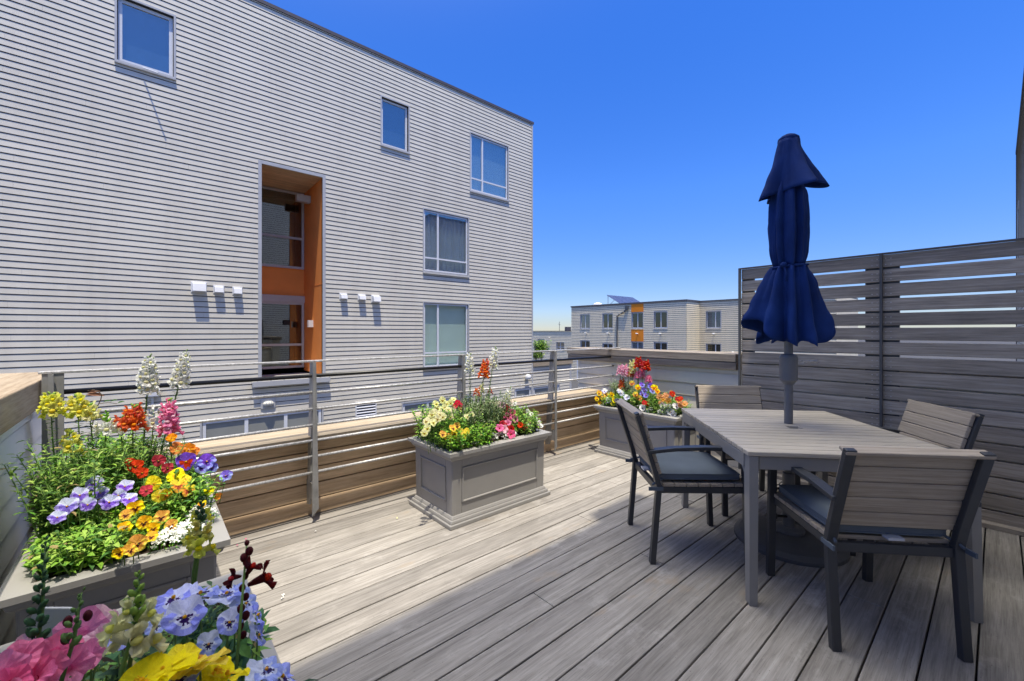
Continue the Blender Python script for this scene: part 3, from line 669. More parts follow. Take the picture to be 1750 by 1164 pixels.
# ------------------------------------------------------------------ planters
def planter_parts(root):
    L, W, H = .92, .56, .5
    mb = MB()
    def ringbox(l, w_, z0, z1, l2=None, w2=None):
        l2 = l2 or l; w2 = w2 or w_
        mb.hexa([(-l/2,-w_/2,z0),(l/2,-w_/2,z0),(l/2,w_/2,z0),(-l/2,w_/2,z0),(-l2/2,-w2/2,z1),(l2/2,-w2/2,z1),(l2/2,w2/2,z1),(-l2/2,w2/2,z1)])
    ringbox(.845, .485, .07, .44, .86, .50)
    # slightly bowed long faces (moulded plastic) with raised stiles and rails round each panel
    for sgn in (-1, 1):
        for horiz in (True, False):
            half = .43 if horiz else .25; out = .25 if horiz else .43
            def P(u, o, z):
                o2 = o + (out - .008 + .008*(z-.07)/.37) ; o2 += 0
                return (u, sgn*o2, z) if horiz else (sgn*o2, u, z)
            def plate(u0, u1, z0, z1, o0, o1):
                mb.hexa([P(u0,o0,z0),P(u1,o0,z0),P(u1,o1,z0),P(u0,o1,z0),P(u0,o0,z1),P(u1,o0,z1),P(u1,o1,z1),P(u0,o1,z1)])
            s = .075
            plate(-half, -half+s, .07, .44, -.02, .006); plate(half-s, half, .07, .44, -.02, .006)
            plate(-half+s, half-s, .07, .145, -.02, .006); plate(-half+s, half-s, .385, .44, -.02, .006)
            b = .012
            for u0, u1, z0, z1 in ((-half+s, -half+s+b, .145, .385), (half-s-b, half-s, .145, .385), (-half+s+b, half-s-b, .145, .145+b), (-half+s+b, half-s-b, .385-b, .385)):
                plate(u0, u1, z0, z1, -.02, .013)
    mb.build('body', M['planter'], root, bevel=.004, world=False)
    mb = MB(); ringbox(.94, .58, .0, .028); ringbox(.915, .555, .028, .05, .905, .545); ringbox(.89, .53, .05, .072, .868, .508)
    mb.build('base_moulding', M['planter'], root, bevel=.005, world=False)
    mb = MB()
    prof = [(.43, .25, .425), (.437, .257, .44), (.452, .272, .452), (.458, .278, .47), (.475, .295, .478), (.475, .295, .5), (.408, .228, .503), (.40, .22, .485)]
    for (a, b, z), (c, d, z2) in zip(prof, prof[1:]):
        q = [(-a,-b,z),(a,-b,z),(a,b,z),(-a,b,z)]; r_ = [(-c,-d,z2),(c,-d,z2),(c,d,z2),(-c,d,z2)]
        for i in range(4): mb.quad(q[i], q[(i+1) % 4], r_[(i+1) % 4], r_[i])
    mb.build('rim', M['planter'], root, bevel=0, world=False)
    mb = MB(); n = 14; m_ = 9
    vs = [(-.41+.82*i/n, -.23+.46*j/m_, .482+.012*rnd.random()+.02*math.sin(math.pi*i/n)*math.sin(math.pi*j/m_)) for j in range(m_+1) for i in range(n+1)]
    mb.add(vs, [(j*(n+1)+i, j*(n+1)+i+1, (j+1)*(n+1)+i+1, (j+1)*(n+1)+i) for j in range(m_) for i in range(n)])
    mb.build('soil', M['soil'], root, smooth=True, world=False)
GP = 'grey rectangular planters of flowers'
pC = thing('planter_box', 'grey panelled planter standing alone on the sunny boards in front of the railing', 'planter', (1.965, 2.625, 0), 0, GP)
planter_parts(pC)
pA = copy_thing(pC, (-.05, 2.415, 0), R(90), 'grey panelled planter in the railing corner by the pale left parapet', GP)
pB = copy_thing(pC, (-.05, 1.19, 0), R(90), 'nearest grey planter with pink and blue flowers, at the bottom left', GP)
pD = copy_thing(pC, (3.96, 2.40, 0), R(90), 'grey panelled planter in the far corner behind the dining chairs', GP)

# ------------------------------------------------------------------ dining set
TROT = R(42); E_ = Vector((math.cos(TROT), math.sin(TROT), 0)); N_ = Vector((math.sin(TROT), -math.cos(TROT), 0))
TC = Vector((2.923, .797, 0))
tab = thing('dining_table', 'square taupe slatted outdoor dining table with grey metal legs', 'table', TC, TROT)
tl, tw = 1.16, .99
mb = MB(); n = 17; p = tl/n
for i in range(n):
    x0 = -tl/2 + i*p + .0025; x1 = x0 + p - .005
    if i in (8,):
        mb.box(x0, x1, -tw/2, -.035, .708, .73); mb.box(x0, x1, .035, tw/2, .708, .73)
    else: mb.box(x0, x1, -tw/2, tw/2, .708, .73)
mb.build('tabletop', M['slat_y'], tab, bevel=.004, world=False)
mb = MB()
for s in (-1, 1):
    mb.box(-tl/2+.055, tl/2-.055, s*(tw/2-.012)-.012, s*(tw/2-.012)+.012, .642, .706)
    mb.box(s*(tl/2-.03)-.014, s*(tl/2-.03)+.014, -tw/2+.055, tw/2-.055, .642, .706)
    mb.box(s*.2-.02, s*.2+.02, -tw/2+.03, tw/2-.03, .66, .706)
mb.build('apron', M['table_metal'], tab, bevel=.003, world=False)
for sx in (-1, 1):
    for sy in (-1, 1):
        mb = MB(); x = sx*(tl/2-.037); yy = sy*(tw/2-.028)
        a, b = .031, .021; a2, b2 = .024, .018; ox = sx*.018; oy = sy*.006
        mb.hexa([(x-a2+ox,yy-b2+oy,0),(x+a2+ox,yy-b2+oy,0),(x+a2+ox,yy+b2+oy,0),(x-a2+ox,yy+b2+oy,0),(x-a,yy-b,.706),(x+a,yy-b,.706),(x+a,yy+b,.706),(x-a,yy+b,.706)])
        # gusset curving into the apron
        gx = x - sx*a; mb.hexa([(gx,yy-b*.8,.60),(gx+.001*sx,yy-b*.8,.60),(gx+.001*sx,yy+b*.8,.60),(gx,yy+b*.8,.60),(gx-sx*.06,yy-b*.8,.655),(gx,yy-b*.8,.655),(gx,yy+b*.8,.655),(gx-sx*.06,yy+b*.8,.655)])
        mb.build('leg', M['table_metal'], tab, bevel=.004, world=False)

def chair_parts(root):
    h = .238
    for s in (-1, 1):
        mb = MB(); mb.bar((.262, s*h, 0), (.238, s*h, .632), .036, .030, (1, 0, 0)); mb.build('leg', M['frame'], root, bevel=.003, world=False)
        mb = MB(); mb.bar((-.275, s*h, 0), (-.238, s*h, .445), .036, .030, (1, 0, 0)); mb.build('leg', M['frame'], root, bevel=.003, world=False)
        mb = MB(); pts = [(-.305, .628), (-.16, .645), (.0, .651), (.14, .648), (.262, .636)]
        for (a, za), (b, zb) in zip(pts, pts[1:]): mb.bar((a-.002, s*(h+.006), za), (b+.002, s*(h+.006), zb), .05, .02)
        mb.build('armrest', M['frame'], root, bevel=.003, world=False)
    mb = MB()
    for s in (-1, 1):
        mb.bar((-.24, s*h, .43), (-.262, s*h, .52), .04, .028, (1, 0, 0)); mb.bar((-.262, s*h, .515), (-.365, s*h, .845), .04, .024, (1, 0, 0))
        mb.bar((-.24, s*(h-.016), .408), (.24, s*(h-.016), .408), .02, .036)
    mb.bar((-.235, -h+.013, .408), (-.235, h-.013, .408), .024, .04); mb.bar((.235, -h+.013, .408), (.235, h-.013, .408), .024, .04)
    mb.build('frame', M['frame'], root, bevel=.003, world=False)
    mb = MB(); n = 7; w_ = .067
    for i in range(n):
        x0 = -.215 + i*w_; mb.box(x0+.002, x0+w_-.003, -h+.004, h-.004, .428, .446)
    mb.box(.255, .275, -h+.004, h-.004, .405, .446)
    mb.build('seat_slats', M['slat_x'], root, bevel=.003, world=False)
    mb = MB(); d = Vector((-.103, 0, .33)).normalized(); nrm = Vector((d.z, 0, -d.x))
    base = Vector((-.262, 0, .515)); hs2 = [.075]*5; s0 = -.022
    for i in range(5):
        a = base + d*s0 + nrm*.024; b = base + d*(s0 + .068) + nrm*.024
        hw = h + .006
        mb.hexa([a+Vector((0,-hw,0))-nrm*.011, a+Vector((0,hw,0))-nrm*.011, a+Vector((0,hw,0))+nrm*.011, a+Vector((0,-hw,0))+nrm*.011,
                 b+Vector((0,-hw,0))-nrm*.011, b+Vector((0,hw,0))-nrm*.011, b+Vector((0,hw,0))+nrm*.011, b+Vector((0,-hw,0))+nrm*.011])
        s0 += .0712
    # rounded top rail folding over the posts
    t = base + d*(s0-.001) + nrm*.010; mb.bar(t - Vector((0, h+.02, 0)), t + Vector((0, h+.02, 0)), .05, .014, d)
    mb.build('backrest_slats', M['slat_x'], root, bevel=.004, world=False)
def cushion_parts(root):
    mb = MB(); n = 16
    def S(u, v, top):
        e = 1 - max(abs(u), abs(v))**6; ed = (1-abs(u)**8)*(1-abs(v)**8)
        x, y_ = .228*u, .216*v
        z = .4485 + .031 + (1 if top else -1)*(.014 + .016*ed**.5) + (.004*ed if top else 0)
        return (x*(1-.02*v*v), y_*(1-.02*u*u), z)
    for top in (True, False):
        vs = [S(-1+2*i/n, -1+2*j/n, top) for j in range(n+1) for i in range(n+1)]
        fs = [(j*(n+1)+i, j*(n+1)+i+1, (j+1)*(n+1)+i+1, (j+1)*(n+1)+i) for j in range(n) for i in range(n)]
        mb.add(vs, fs if top else [f[::-1] for f in fs])
    per = [(i, 0) for i in range(n)] + [(n, j) for j in range(n)] + [(n-i, n) for i in range(n)] + [(0, n-j) for j in range(n)]
    pa = [S(-1+2*i/n, -1+2*j/n, False) for i, j in per]; pb = [S(-1+2*i/n, -1+2*j/n, True) for i, j in per]
    for i in range(len(per)):
        j = (i+1) % len(per); mb.quad(pa[i], pa[j], pb[j], pb[i])
    mb.build('pad', M['cushion'], root, smooth=True, world=False)
    mb = MB()
    for ring in (pa, pb): mb.tube([Vector(q)*1.0 for q in ring] + [ring[0]], .0042, 6)
    mb.build('piping', M['cushion'], root, smooth=True, world=False)
    mb = MB(); mb.box(-.262, -.225, -.03, .03, .452, .462); mb.build('care_tag', M['tag'], root, world=False)
    for s in (-1, 1):
        mb = MB(); mb.tube([(-.2, s*.205, .465), (-.25, s*.232, .452), (-.275, s*.236, .44)], .006, 6); mb.box(-.30, -.22, s*.2575-.004, s*.2575+.004, .415, .435)
        mb.build('strap', M['cushion'], root, world=False)
GC = 'slatted dining chairs around the table'; GCU = 'slate grey seat cushions on the dining chairs'
c1 = thing('dining_chair', 'charcoal framed slatted armchair on the left of the table, facing right', 'chair', (2.51, 1.265, 0), R(-42), GC); chair_parts(c1)
u1 = thing('seat_cushion', 'slate grey cushion on the left dining chair, fully in view', 'cushion', (2.51, 1.265, 0), R(-42), GCU); cushion_parts(u1)
for loc, rz, lb, lc in (((2.49, .445, 0), 42.5, 'nearest slatted armchair with its back to us, in front of the table', 'slate grey cushion with small silver tag on the nearest chair'),
                        ((3.455, .50, 0), 128, 'slatted armchair on the right of the table, beside the fence', 'cushion on the right hand chair, mostly hidden by the nearest chair'),
                        ((3.44, 1.26, 0), 222, 'slatted armchair behind the table, half in sunlight by the far planter', 'cushion on the chair behind the table, seen under the tabletop')):
    copy_thing(c1, loc, R(rz), lb, GC); copy_thing(u1, loc, R(rz), lc, GCU)

# ------------------------------------------------------------------ umbrella and its stand
UB = Vector((3.015, .852, 0))
st = thing('umbrella_base', 'round dark grey umbrella stand under the table', 'umbrella stand', UB)
mb = MB(); mb.lathe([(.30, .0), (.30, .02), (.27, .04), (.18, .055), (.06, .065), (.04, .066)], 48, UB); mb.build('base_plate', M['base_grey'], st, smooth=False, bevel=0)
mb = MB(); mb.lathe([(.085, .066), (.085, .085), (.05, .095), (.034, .097), (.034, .42), (.03, .425)], 24, UB); mb.build('tube', M['pole'], st)
for z in (.33, .16):
    mb = MB(); q = UB + Vector((-.04*.9, -.0, z)); mb.tube([UB + Vector((-.03, -.0, z)), UB + Vector((-.07, .05, z))], .008, 6); mb.ball(UB + Vector((-.078, .056, z)), .02, .02, .026, 10, 6); mb.build('knob', M['rubber'], st)
for s in (-1, 1):
    mb = MB(); c = UB + E_*.16 + N_*(.2 + .04*s) ; mb.tube([c + Vector((0, 0, .045)) - E_*.015, c + Vector((0, 0, .045)) + E_*.015], .042, 14); mb.build('wheel', M['rubber'], st)
um = thing('patio_umbrella', 'closed navy blue patio umbrella tied at its middle, through the table', 'umbrella', UB)
mb = MB(); mb.tube([UB + Vector((0, 0, .43)), UB + Vector((0, 0, 1.6))], .024, 20); mb.tube([UB + Vector((0, 0, 1.6)), UB + Vector((0, 0, 2.45))], .019, 16)
mb.build('pole', M['pole'], um, smooth=False)
mb = MB(); mb.lathe([(.03, .975), (.036, .985), (.048, 1.0), (.05, 1.14), (.044, 1.155), (.028, 1.162)], 24, UB); cr = mb.build('crank_housing', M['pole'], um, smooth=False)
mb = MB(); q = UB + N_*.05 + Vector((0, 0, 1.115)); mb.bar(q - N_*.01, q + N_*.035, .014, .02); mb.tube([q + N_*.03, q + N_*.10 + Vector((0, 0, .004))], .006, 8); mb.tube([q + N_*.10 + Vector((0, 0, -.002)), q + N_*.118 + Vector((0, 0, .006))], .009, 8); mb.build('crank_handle', M['galv'], cr)
TH0 = math.atan2(-CA, SA)     # towards screen right
from mathutils import noise as mnoise
def loft(mb, fn, zs, n=180):
    vs = []
    for s in zs:
        for i in range(n):
            th = 2*math.pi*i/n; r_, z = fn(th, s); q_ = Vector((2.2*math.cos(th), 2.2*math.sin(th), z*9)); r_ *= 1 + .07*mnoise.noise(q_) + .035*mnoise.noise(q_*2.3); z += .008*mnoise.noise(q_*.7 + Vector((5, 0, 0))); vs.append(UB + Vector((r_*math.cos(th), r_*math.sin(th), z)))
    m_ = len(zs)
    mb.add(vs, [(j*n+i, j*n+(i+1) % n, (j+1)*n+(i+1) % n, (j+1)*n+i) for j in range(m_-1) for i in range(n)])
def lerp(a, b, t): return a + (b-a)*t
def fold(th, nf, ph, sharp=1.0):
    v = math.sin(nf*th + ph + .7*math.sin(2*th+ph)); return math.copysign(abs(v)**sharp, v)
def body(th, s):          # s 0 top .. 1 tie
    z = lerp(2.34, 1.70, s)
    r_ = .056 + .044*math.sin(math.pi*(.1+.66*s))**1.3 + .006*math.sin(2*th+1)
    r_ *= lerp(.55, 1, min(1, s/.3))
    r_ *= 1 + .13*fold(th, 9, .4, .6) + .06*fold(th, 17, 1.1 + s*.8)
    return r_ - .012*max(0, s-.9)*10*.6, z
def skirt(th, s):         # s 0 tie .. 1 hem
    side = math.cos(2*(th-TH0)) ; sp = max(0, side)
    hem = 1.232 + .13*sp**1.5 + .014*fold(th, 9, .4+math.pi, 1.0)
    z = lerp(1.70, hem, s)
    r_ = lerp(.088, .140 + .095*sp**1.2 + .0*side, s**.82)
    r_ *= 1 + (.10 + .17*s)*fold(th, 9, .4, .6)*(1-.3*sp) + .06*(1-s)*fold(th, 19, 2)
    return r_, z
def vent(th, s):          # upper flap with pointed corners
    c4 = (0.5+.5*math.cos(4*(th-TH0-.0)))**2.2
    hem = 2.185 - .03*c4 + .045*math.cos(th-TH0)
    z = lerp(2.485, hem, s)
    r_ = lerp(.056, .092 + (.122 + .025*math.cos(th-TH0))*c4, s**1.2)
    r_ *= 1 + .05*s*fold(th, 9, 2.2)
    return r_, z
mb = MB(); loft(mb, body, [i/22 for i in range(23)]); loft(mb, skirt, [i/20 for i in range(21)])
cn = mb.build('canopy', M['navy'], um, smooth=True); so = cn.modifiers.new('thick', 'SOLIDIFY'); so.thickness = .003
mb = MB(); loft(mb, vent, [i/16 for i in range(17)]); mb.lathe([(.059, 2.483), (.057, 2.50), (.04, 2.515), (.02, 2.525)], 40, UB)
cn = mb.build('vent_flap', M['navy'], um, smooth=True); so = cn.modifiers.new('thick', 'SOLIDIFY'); so.thickness = .003
mb = MB(); mb.tube([UB + Vector((.095*math.cos(a)*(1+.03*math.sin(8*a)), .095*math.sin(a)*(1+.03*math.sin(8*a)), 1.703 + .008*math.cos(a-TH0))) for a in [2*math.pi*i/40 for i in range(41)]], .0075, 6)
kq = UB + Vector((math.cos(TH0+math.pi+.75), math.sin(TH0+math.pi+.75), 0))*.103 + Vector((0, 0, 1.705)); mb.ball(kq, .02, .02, .018, 8, 6); mb.tube([kq, kq + Vector((-.02, -.02, -.06)), kq + Vector((-.01, -.015, -.10))], .006, 5)
mb.build('tie_strap', M['navy'], um, smooth=True)

# ------------------------------------------------------------------ flowers: shared flower meshes, one object per bloom
def fan(mb, ang, length, spread, pal, wav=.06, cup=.12, z0=0.0, sq=.22, n=8, rings=(0, .12, .24, .38, .52, .68, .84, 1.0), blot=.42, rr=None, tilt=0.0):
    """one petal in the xy-plane pointing along ang; pal = (edge, halo, blotch, eye) material indices"""
    rr = rr or rnd; ph = rr.uniform(0, 6)
    grid = []
    for s in rings:
        row = []
        for i in range(n+1):
            a = -1 + 2*i/n
            out = length*(1 - sq*a*a + wav*math.sin(4.5*a+ph)*s)
            r_ = out*s; th = ang + spread*a*(.35 + .65*min(1, s*1.6))
            z = z0 + length*(cup*s*s*(1 - .5*a*a) + tilt*s + wav*1.1*s*s*math.sin(6*a+ph*1.7))
            row.append((r_*math.cos(th), r_*math.sin(th), z))
        grid.append(row)
    for j in range(len(rings)-1):
        for i in range(n):
            a = abs(-1 + 2*(i+.5)/n); s = (rings[j]+rings[j+1])/2
            lim = blot*(1 - .35*a) + .05*math.sin(i*2.7)
            mi = pal[3] if s < .13 else pal[2] if s < lim else pal[1] if s < lim + .2 else pal[0]
            q = (grid[j][i], grid[j][i+1], grid[j+1][i+1], grid[j+1][i])
            if j == 0: mb.add([q[0], q[2], q[3]], [(0, 1, 2)], mi)
            else: mb.quad(*q, mi)
def pansy_mesh(name, top, low, halo, blotch, eye='gold', blot=.45, seed=1, topblot=0.0):
    rr = random.Random(seed); mb = MB(); r_ = .5
    mats = [PC[top], PC[low], PC[halo], PC[blotch], PC[eye]]
    tp = (0, 2 if topblot else 0, 3 if topblot else 0, 0)
    fan(mb, R(125), r_, R(58), tp, .08, .02, -.03, .2, rr=rr, blot=topblot); fan(mb, R(55), r_, R(58), tp, .08, .05, -.045, .2, rr=rr, blot=topblot)
    fan(mb, R(192), r_*.92, R(46), (1, 2, 3, 3), .08, .14, 0, .2, rr=rr, blot=blot); fan(mb, R(-12), r_*.92, R(46), (1, 2, 3, 3), .08, .10, .0, .2, rr=rr, blot=blot)
    fan(mb, R(-90), r_*.95, R(62), (1, 2, 3, 4), .09, -.06, .03, .12, rr=rr, blot=blot+.08)
    mb.ball((0, -.03, .05), .05, .05, .035, 6, 4, 4)
    return mb.mesh(name, mats, True)
PAN = {}
for kname, a in dict(
    lilac=('sky', 'lilac', 'violet', 'violet'), blue=('sky', 'blue', 'sky', 'deep'), violet=('violet', 'blue', 'violet', 'deep'), yellow=('yellow', 'yellow', 'yellow', 'gold'),
    amber=('gold', 'yellow', 'gold', 'brown'), goldred=('yellow', 'gold', 'orange', 'rust'), red=('red', 'red', 'red', 'brown'), redviolet=('violet', 'violet', 'red', 'red'),
    orange=('orange', 'orange', 'gold', 'orange'), white=('white', 'white', 'white', 'deep'), cream=('cream', 'cream', 'lemon', 'brown'), peach=('peach', 'peach', 'gold', 'rust'),
    whitelilac=('white', 'sky', 'white', 'violet'), crimson=('crimson', 'crimson', 'crimson', 'maroon')).items():
    PAN[kname] = [pansy_mesh('pansy_' + kname, *a, seed=11*i+len(kname), blot=(.52 if kname in ('lilac', 'amber', 'goldred', 'redviolet') else .4)) for i in range(2)]
def petunia_mesh(name, c, throat, seed=3):
    rr = random.Random(seed); mb = MB(); ph = rr.random()*6
    rings = (0, .1, .22, .4, .6, .8, 1.0); n = 30; g = []
    for s in rings:
        g.append([(.5*s*(1+.10*s*math.cos(5*t+ph))*math.cos(t), .5*s*(1+.10*s*math.cos(5*t+ph))*math.sin(t), -.34*(1-s)**2.2 + .05*s*s*math.sin(5*t+ph+1) + .03*s*math.sin(11*t)) for t in [2*math.pi*i/n for i in range(n)]])
    for j in range(len(rings)-1):
        for i in range(n):
            i2 = (i+1) % n; mb.quad(g[j][i], g[j][i2], g[j+1][i2], g[j+1][i], 1 if rings[j+1] < .3 else 0)
    return mb.mesh(name, [PC[c], PC[throat]], True)
PET = {c: [petunia_mesh('petunia_' + c, c, t, 5*i+2) for i in range(2)] for c, t in (('pink', 'rose'), ('rose', 'crimson'), ('palepink', 'pink'), ('red', 'maroon'))}
def floret_mesh(name, c, c2, seed=2):
    """snapdragon floret along +x: tube, two upstanding upper lobes, three drooping lower lobes and a swollen palate"""
    rr = random.Random(seed); mb = MB()
    mb.tube([(0, 0, 0), (.25, 0, .02), (.5, 0, .03), (.62, 0, .03)], [.07, .13, .17, .19], 8, 0, False)
    def lobe(d, side, up, ln, wd):
        d = Vector(d).normalized(); sd = Vector(side).normalized(); nm = d.cross(sd); b = Vector((.55, 0, up)); ph = rr.random()*6; rows = []
        for s in (0, .3, .6, .85, 1.0):
            wv = wd*(.45 + 1.0*s - .75*s**3)
            rows.append([b + d*ln*s*(1-.12*t*t) + sd*wv*t + nm*(.10*math.sin(3*t+ph)*s - .12*s*s) for t in (-1, -.5, 0, .5, 1)])
        for p, q in zip(rows, rows[1:]):
            for i in range(4): mb.quad(p[i], p[i+1], q[i+1], q[i], 0)
    lobe((.30, .28, 1), (0, 1, -.2), .12, .52, .27); lobe((.30, -.28, 1), (0, 1, .2), .12, .52, .27)
    lobe((.55, .45, -.8), (.2, 1, .35), -.08, .46, .22); lobe((.55, -.45, -.8), (.2, -1, .35), -.08, .46, .22); lobe((.7, 0, -.85), (0, 1, 0), -.1, .46, .2)
    mb.ball((.66, 0, .0), .16, .19, .13, 8, 5, 1)
    return mb.mesh(name, [PC[c], PC[c2]], True)
FLO = {c: [floret_mesh('floret_' + c, c, t, 3*i+1) for i in range(2)] for c, t in (('white', 'cream'), ('lemon', 'yellow'), ('coral', 'orange'), ('pink', 'palepink'), ('rose', 'pink'), ('red', 'coral'), ('cream', 'lemon'), ('maroon', 'red'), ('palepink', 'rose'), ('peach', 'coral'))}

def orient(n, roll=0.0):
    n = Vector(n).normalized(); up = Vector((0, 0, 1))
    y = (up - n*up.dot(n));
    y = y.normalized() if y.length > 1e-3 else Vector((0, 1, 0))
    x = y.cross(n); m = Matrix((x, y, n)).transposed()
    return (m @ Matrix.Rotation(roll, 3, 'Z')).to_euler()
def bloom(name, me, root, pos, n, size, roll=0.0, label=None):
    o = bpy.data.objects.new(name, me); COL.objects.link(o); o.parent = root
    o.location = Vector(pos) - root.location; o.rotation_euler = orient(n, roll); o.scale = (size*rnd.uniform(.88, 1.06), size*rnd.uniform(.88, 1.06), size*rnd.uniform(.8, 1.7))
    if label: o['label'] = label
    return o
def facing(pos, jit=.35):
    v = (Vector((0, 0, EYE)) - Vector(pos)).normalized()
    return v*.8 + Vector((rnd.uniform(-jit, jit), rnd.uniform(-jit, jit)-.15, .30 + rnd.uniform(-.3, .35)))

def leaf(mb, p, d, ln, wd, mi, up=None, fold=.25, curl=.25):
    d = Vector(d).normalized(); up = Vector(up or (rnd.uniform(-.3, .3), rnd.uniform(-.3, .3), 1))
    s = d.cross(up)
    if s.length < 1e-3: return
    s.normalize(); n = s.cross(d); p = Vector(p)
    a = p; b = p + d*ln*.38 - n*0; c = p + d*ln*.74 - n*ln*curl*.35; e = p + d*ln - n*ln*curl
    f = n*wd*fold
    mb.add([a, b + s*wd*.5 + f, c + s*wd*.40 + f*.8, e, c - s*wd*.40 + f*.8, b - s*wd*.5 + f, b, c],
           [(0, 6, 1), (6, 7, 2, 1), (7, 3, 2), (0, 5, 6), (6, 5, 4, 7), (7, 4, 3)], mi)
def shoots(mb, spots, leaf_len, leaf_w, nm, step=.016, stem_mi=None, lean=.35, per=2, weights=None, dry_mi=None):
    """leafy shoots: spots = [(base, height)]"""
    nm_ = list(range(nm)); wts = weights or [1]*nm
    for b, h in spots:
        b = Vector(b); az = rnd.uniform(0, 6.28); ln = rnd.uniform(.05, lean); tip = b + Vector((math.cos(az)*ln*h, math.sin(az)*ln*h, h))
        mid = (b + tip)/2 + Vector((0, 0, h*.06)); kk = max(3, int(h/step))
        if stem_mi is not None: mb.tube([b, mid, tip], [.0028, .0024, .0014], 5, stem_mi)
        ph = rnd.uniform(0, 6.28)
        for i in range(kk):
            t = (i+1)/kk; p = b*(1-t)**2 + mid*2*t*(1-t) + tip*t*t
            for q in range(per):
                a = ph + i*2.4 + q*6.28/per; el = rnd.uniform(.05, .75)
                sc = rnd.uniform(.5, 1.3)*(1 - .35*t)
                leaf(mb, p, (math.cos(a)*math.cos(el), math.sin(a)*math.cos(el), math.sin(el)), leaf_len*sc, leaf_w*sc, dry_mi if dry_mi is not None and rnd.random() < .03 else rnd.choices(nm_, wts)[0], curl=rnd.uniform(.0, .5))
DENS = 1.5
class Plant:
    def __init__(s, name, label, cat, base, group=None, leaves=None):
        s.root = thing(name, label, cat, base, 0, group); s.mb = MB(); s.mats = (leaves or GREENS) + [M['stem'], DRY]; s.ns = len(s.mats) - 2; s.base = Vector(base)
    def bush(s, x0, x1, y0, y1, count, hmin, hmax, ll, lw, z=.495, step=.018, weights=None, lean=.35, hfun=None):
        sp = []
        for _ in range(int(count*DENS)):
            x, y = rnd.uniform(x0, x1), rnd.uniform(y0, y1); h = rnd.uniform(hmin, hmax)
            if hfun: h *= hfun(x, y)
            sp.append(((x, y, z), max(.02, h)))
        shoots(s.mb, sp, ll, lw, s.ns, step, s.ns, lean, 2, weights, s.ns+1)
    def stalk(s, p, frm=None, r=.0017):
        p = Vector(p); f = Vector(frm) if frm else Vector((p.x*.8 + s.base.x*.2, p.y*.8 + s.base.y*.2, .5))
        m = (p*.55 + f*.45) + Vector((rnd.uniform(-.01, .01), rnd.uniform(-.01, .01), .02)); s.mb.tube([f, m, p], r, 5, s.ns)
    def pansy(s, kind, p, size=.07, n=None, label=None):
        p = Vector(p); p = p + (Vector((0, 0, EYE)) - p).normalized()*.05; size *= .975; s.stalk(p - Vector((0, 0, .006)))
        bloom('pansy_bloom', PAN[kind][rnd.randint(0, 1)], s.root, p, n or facing(p), size*rnd.uniform(.92, 1.08), rnd.uniform(-.35, .35), label)
    def petunia(s, kind, p, size=.075, n=None):
        p = Vector(p); p = p + (Vector((0, 0, EYE)) - p).normalized()*.04; s.stalk(p - Vector((0, 0, .015))); bloom('petunia_bloom', PET[kind][rnd.randint(0, 1)], s.root, p, n or facing(p, .6), size*rnd.uniform(.9, 1.1), rnd.uniform(0, 6))
    def done(s, smooth=True):
        if s.mb.f: s.mb.build('foliage', s.mats, s.root, smooth=smooth)
        return s.root
    def snap(s, foot, top, color, z_lo, size=.030, count=16, buds=5, bare=False, leafy=True, r=.0035, full=1.0):
        """spike from foot to top; florets between height z_lo and the bud tip"""
        f = Vector(foot); t = Vector(top); kn = [f, f.lerp(t, .35) + Vector((rnd.uniform(-.012, .012), rnd.uniform(-.012, .012), 0)), f.lerp(t, .7), t]
        s.mb.tube(kn, [r, r*.9, r*.7, r*.35], 6, s.ns)
        L = t.z - f.z; at = lambda q: f.lerp(t, q)
        q0 = (z_lo - f.z)/L
        if leafy:
            kk = int((z_lo - f.z)/.011)
            for i in range(kk):
                q = q0*(i/kk)
                for e in range(2):
                    a = i*2.4 + e*3.14; leaf(s.mb, at(q), (math.cos(a), math.sin(a), rnd.uniform(.1, .9)), rnd.uniform(.022, .04)*(1.15-.6*q), rnd.uniform(.006, .010), rnd.randrange(s.ns))
        q1 = q0 + (1-q0)*full*(.82 if buds else 1.0)
        for i in range(count):
            q = q0 + (q1-q0)*(i/max(1, count-1)); a = i*2.4 + rnd.uniform(-.3, .3); p = at(q)
            d = Vector((math.cos(a), math.sin(a), rnd.uniform(.1, .4))); sc = 1.42*size*(1.1 - .45*(i/count))*rnd.uniform(.9, 1.1)
            o = bpy.data.objects.new('floret', FLO[color][i % 2]); COL.objects.link(o); o.parent = s.root; o.location = p - s.root.location
            o.rotation_euler = d.to_track_quat('X', 'Z').to_euler(); o.scale = (sc,)*3
        for i in range(buds):
            q = q1 + (1-q1)*(i+.5)/max(1, buds); a = i*2.4; p = at(q); d = Vector((math.cos(a), math.sin(a), .9)).normalized(); sz = size*.26*(1.1-.6*i/max(1, buds))
            s.mb.ball(p + d*sz, sz*.6, sz*.6, sz*1.15, 6, 5, 0, d.to_track_quat('Z', 'Y').to_matrix())
    def budspike(s, foot, top, n=12, big=.012, mi=3, z_lo=None):
        f = Vector(foot); t = Vector(top); s.mb.tube([f, f.lerp(t, .5) + Vector((.004, .002, 0)), t], [.0030, .0026, .0012], 7, s.ns)
        q0 = ((z_lo - f.z)/(t.z - f.z)) if z_lo else .3
        for i in range(n):
            q = q0 + (1-q0)*(i/(n-1)); a = i*2.3; d = Vector((math.cos(a), math.sin(a), .7 + q)).normalized(); sz = .62*big*(1.15 - .8*(i/(n-1)))
            p = f.lerp(t, q); s.mb.ball(p + d*(sz*1.1+.002), sz*.55, sz*.55, sz, 8, 6, mi, d.to_track_quat('Z', 'Y').to_matrix())
            leaf(s.mb, p, d + Vector((0, 0, -.5)), sz*1.8, sz*.6, 1)

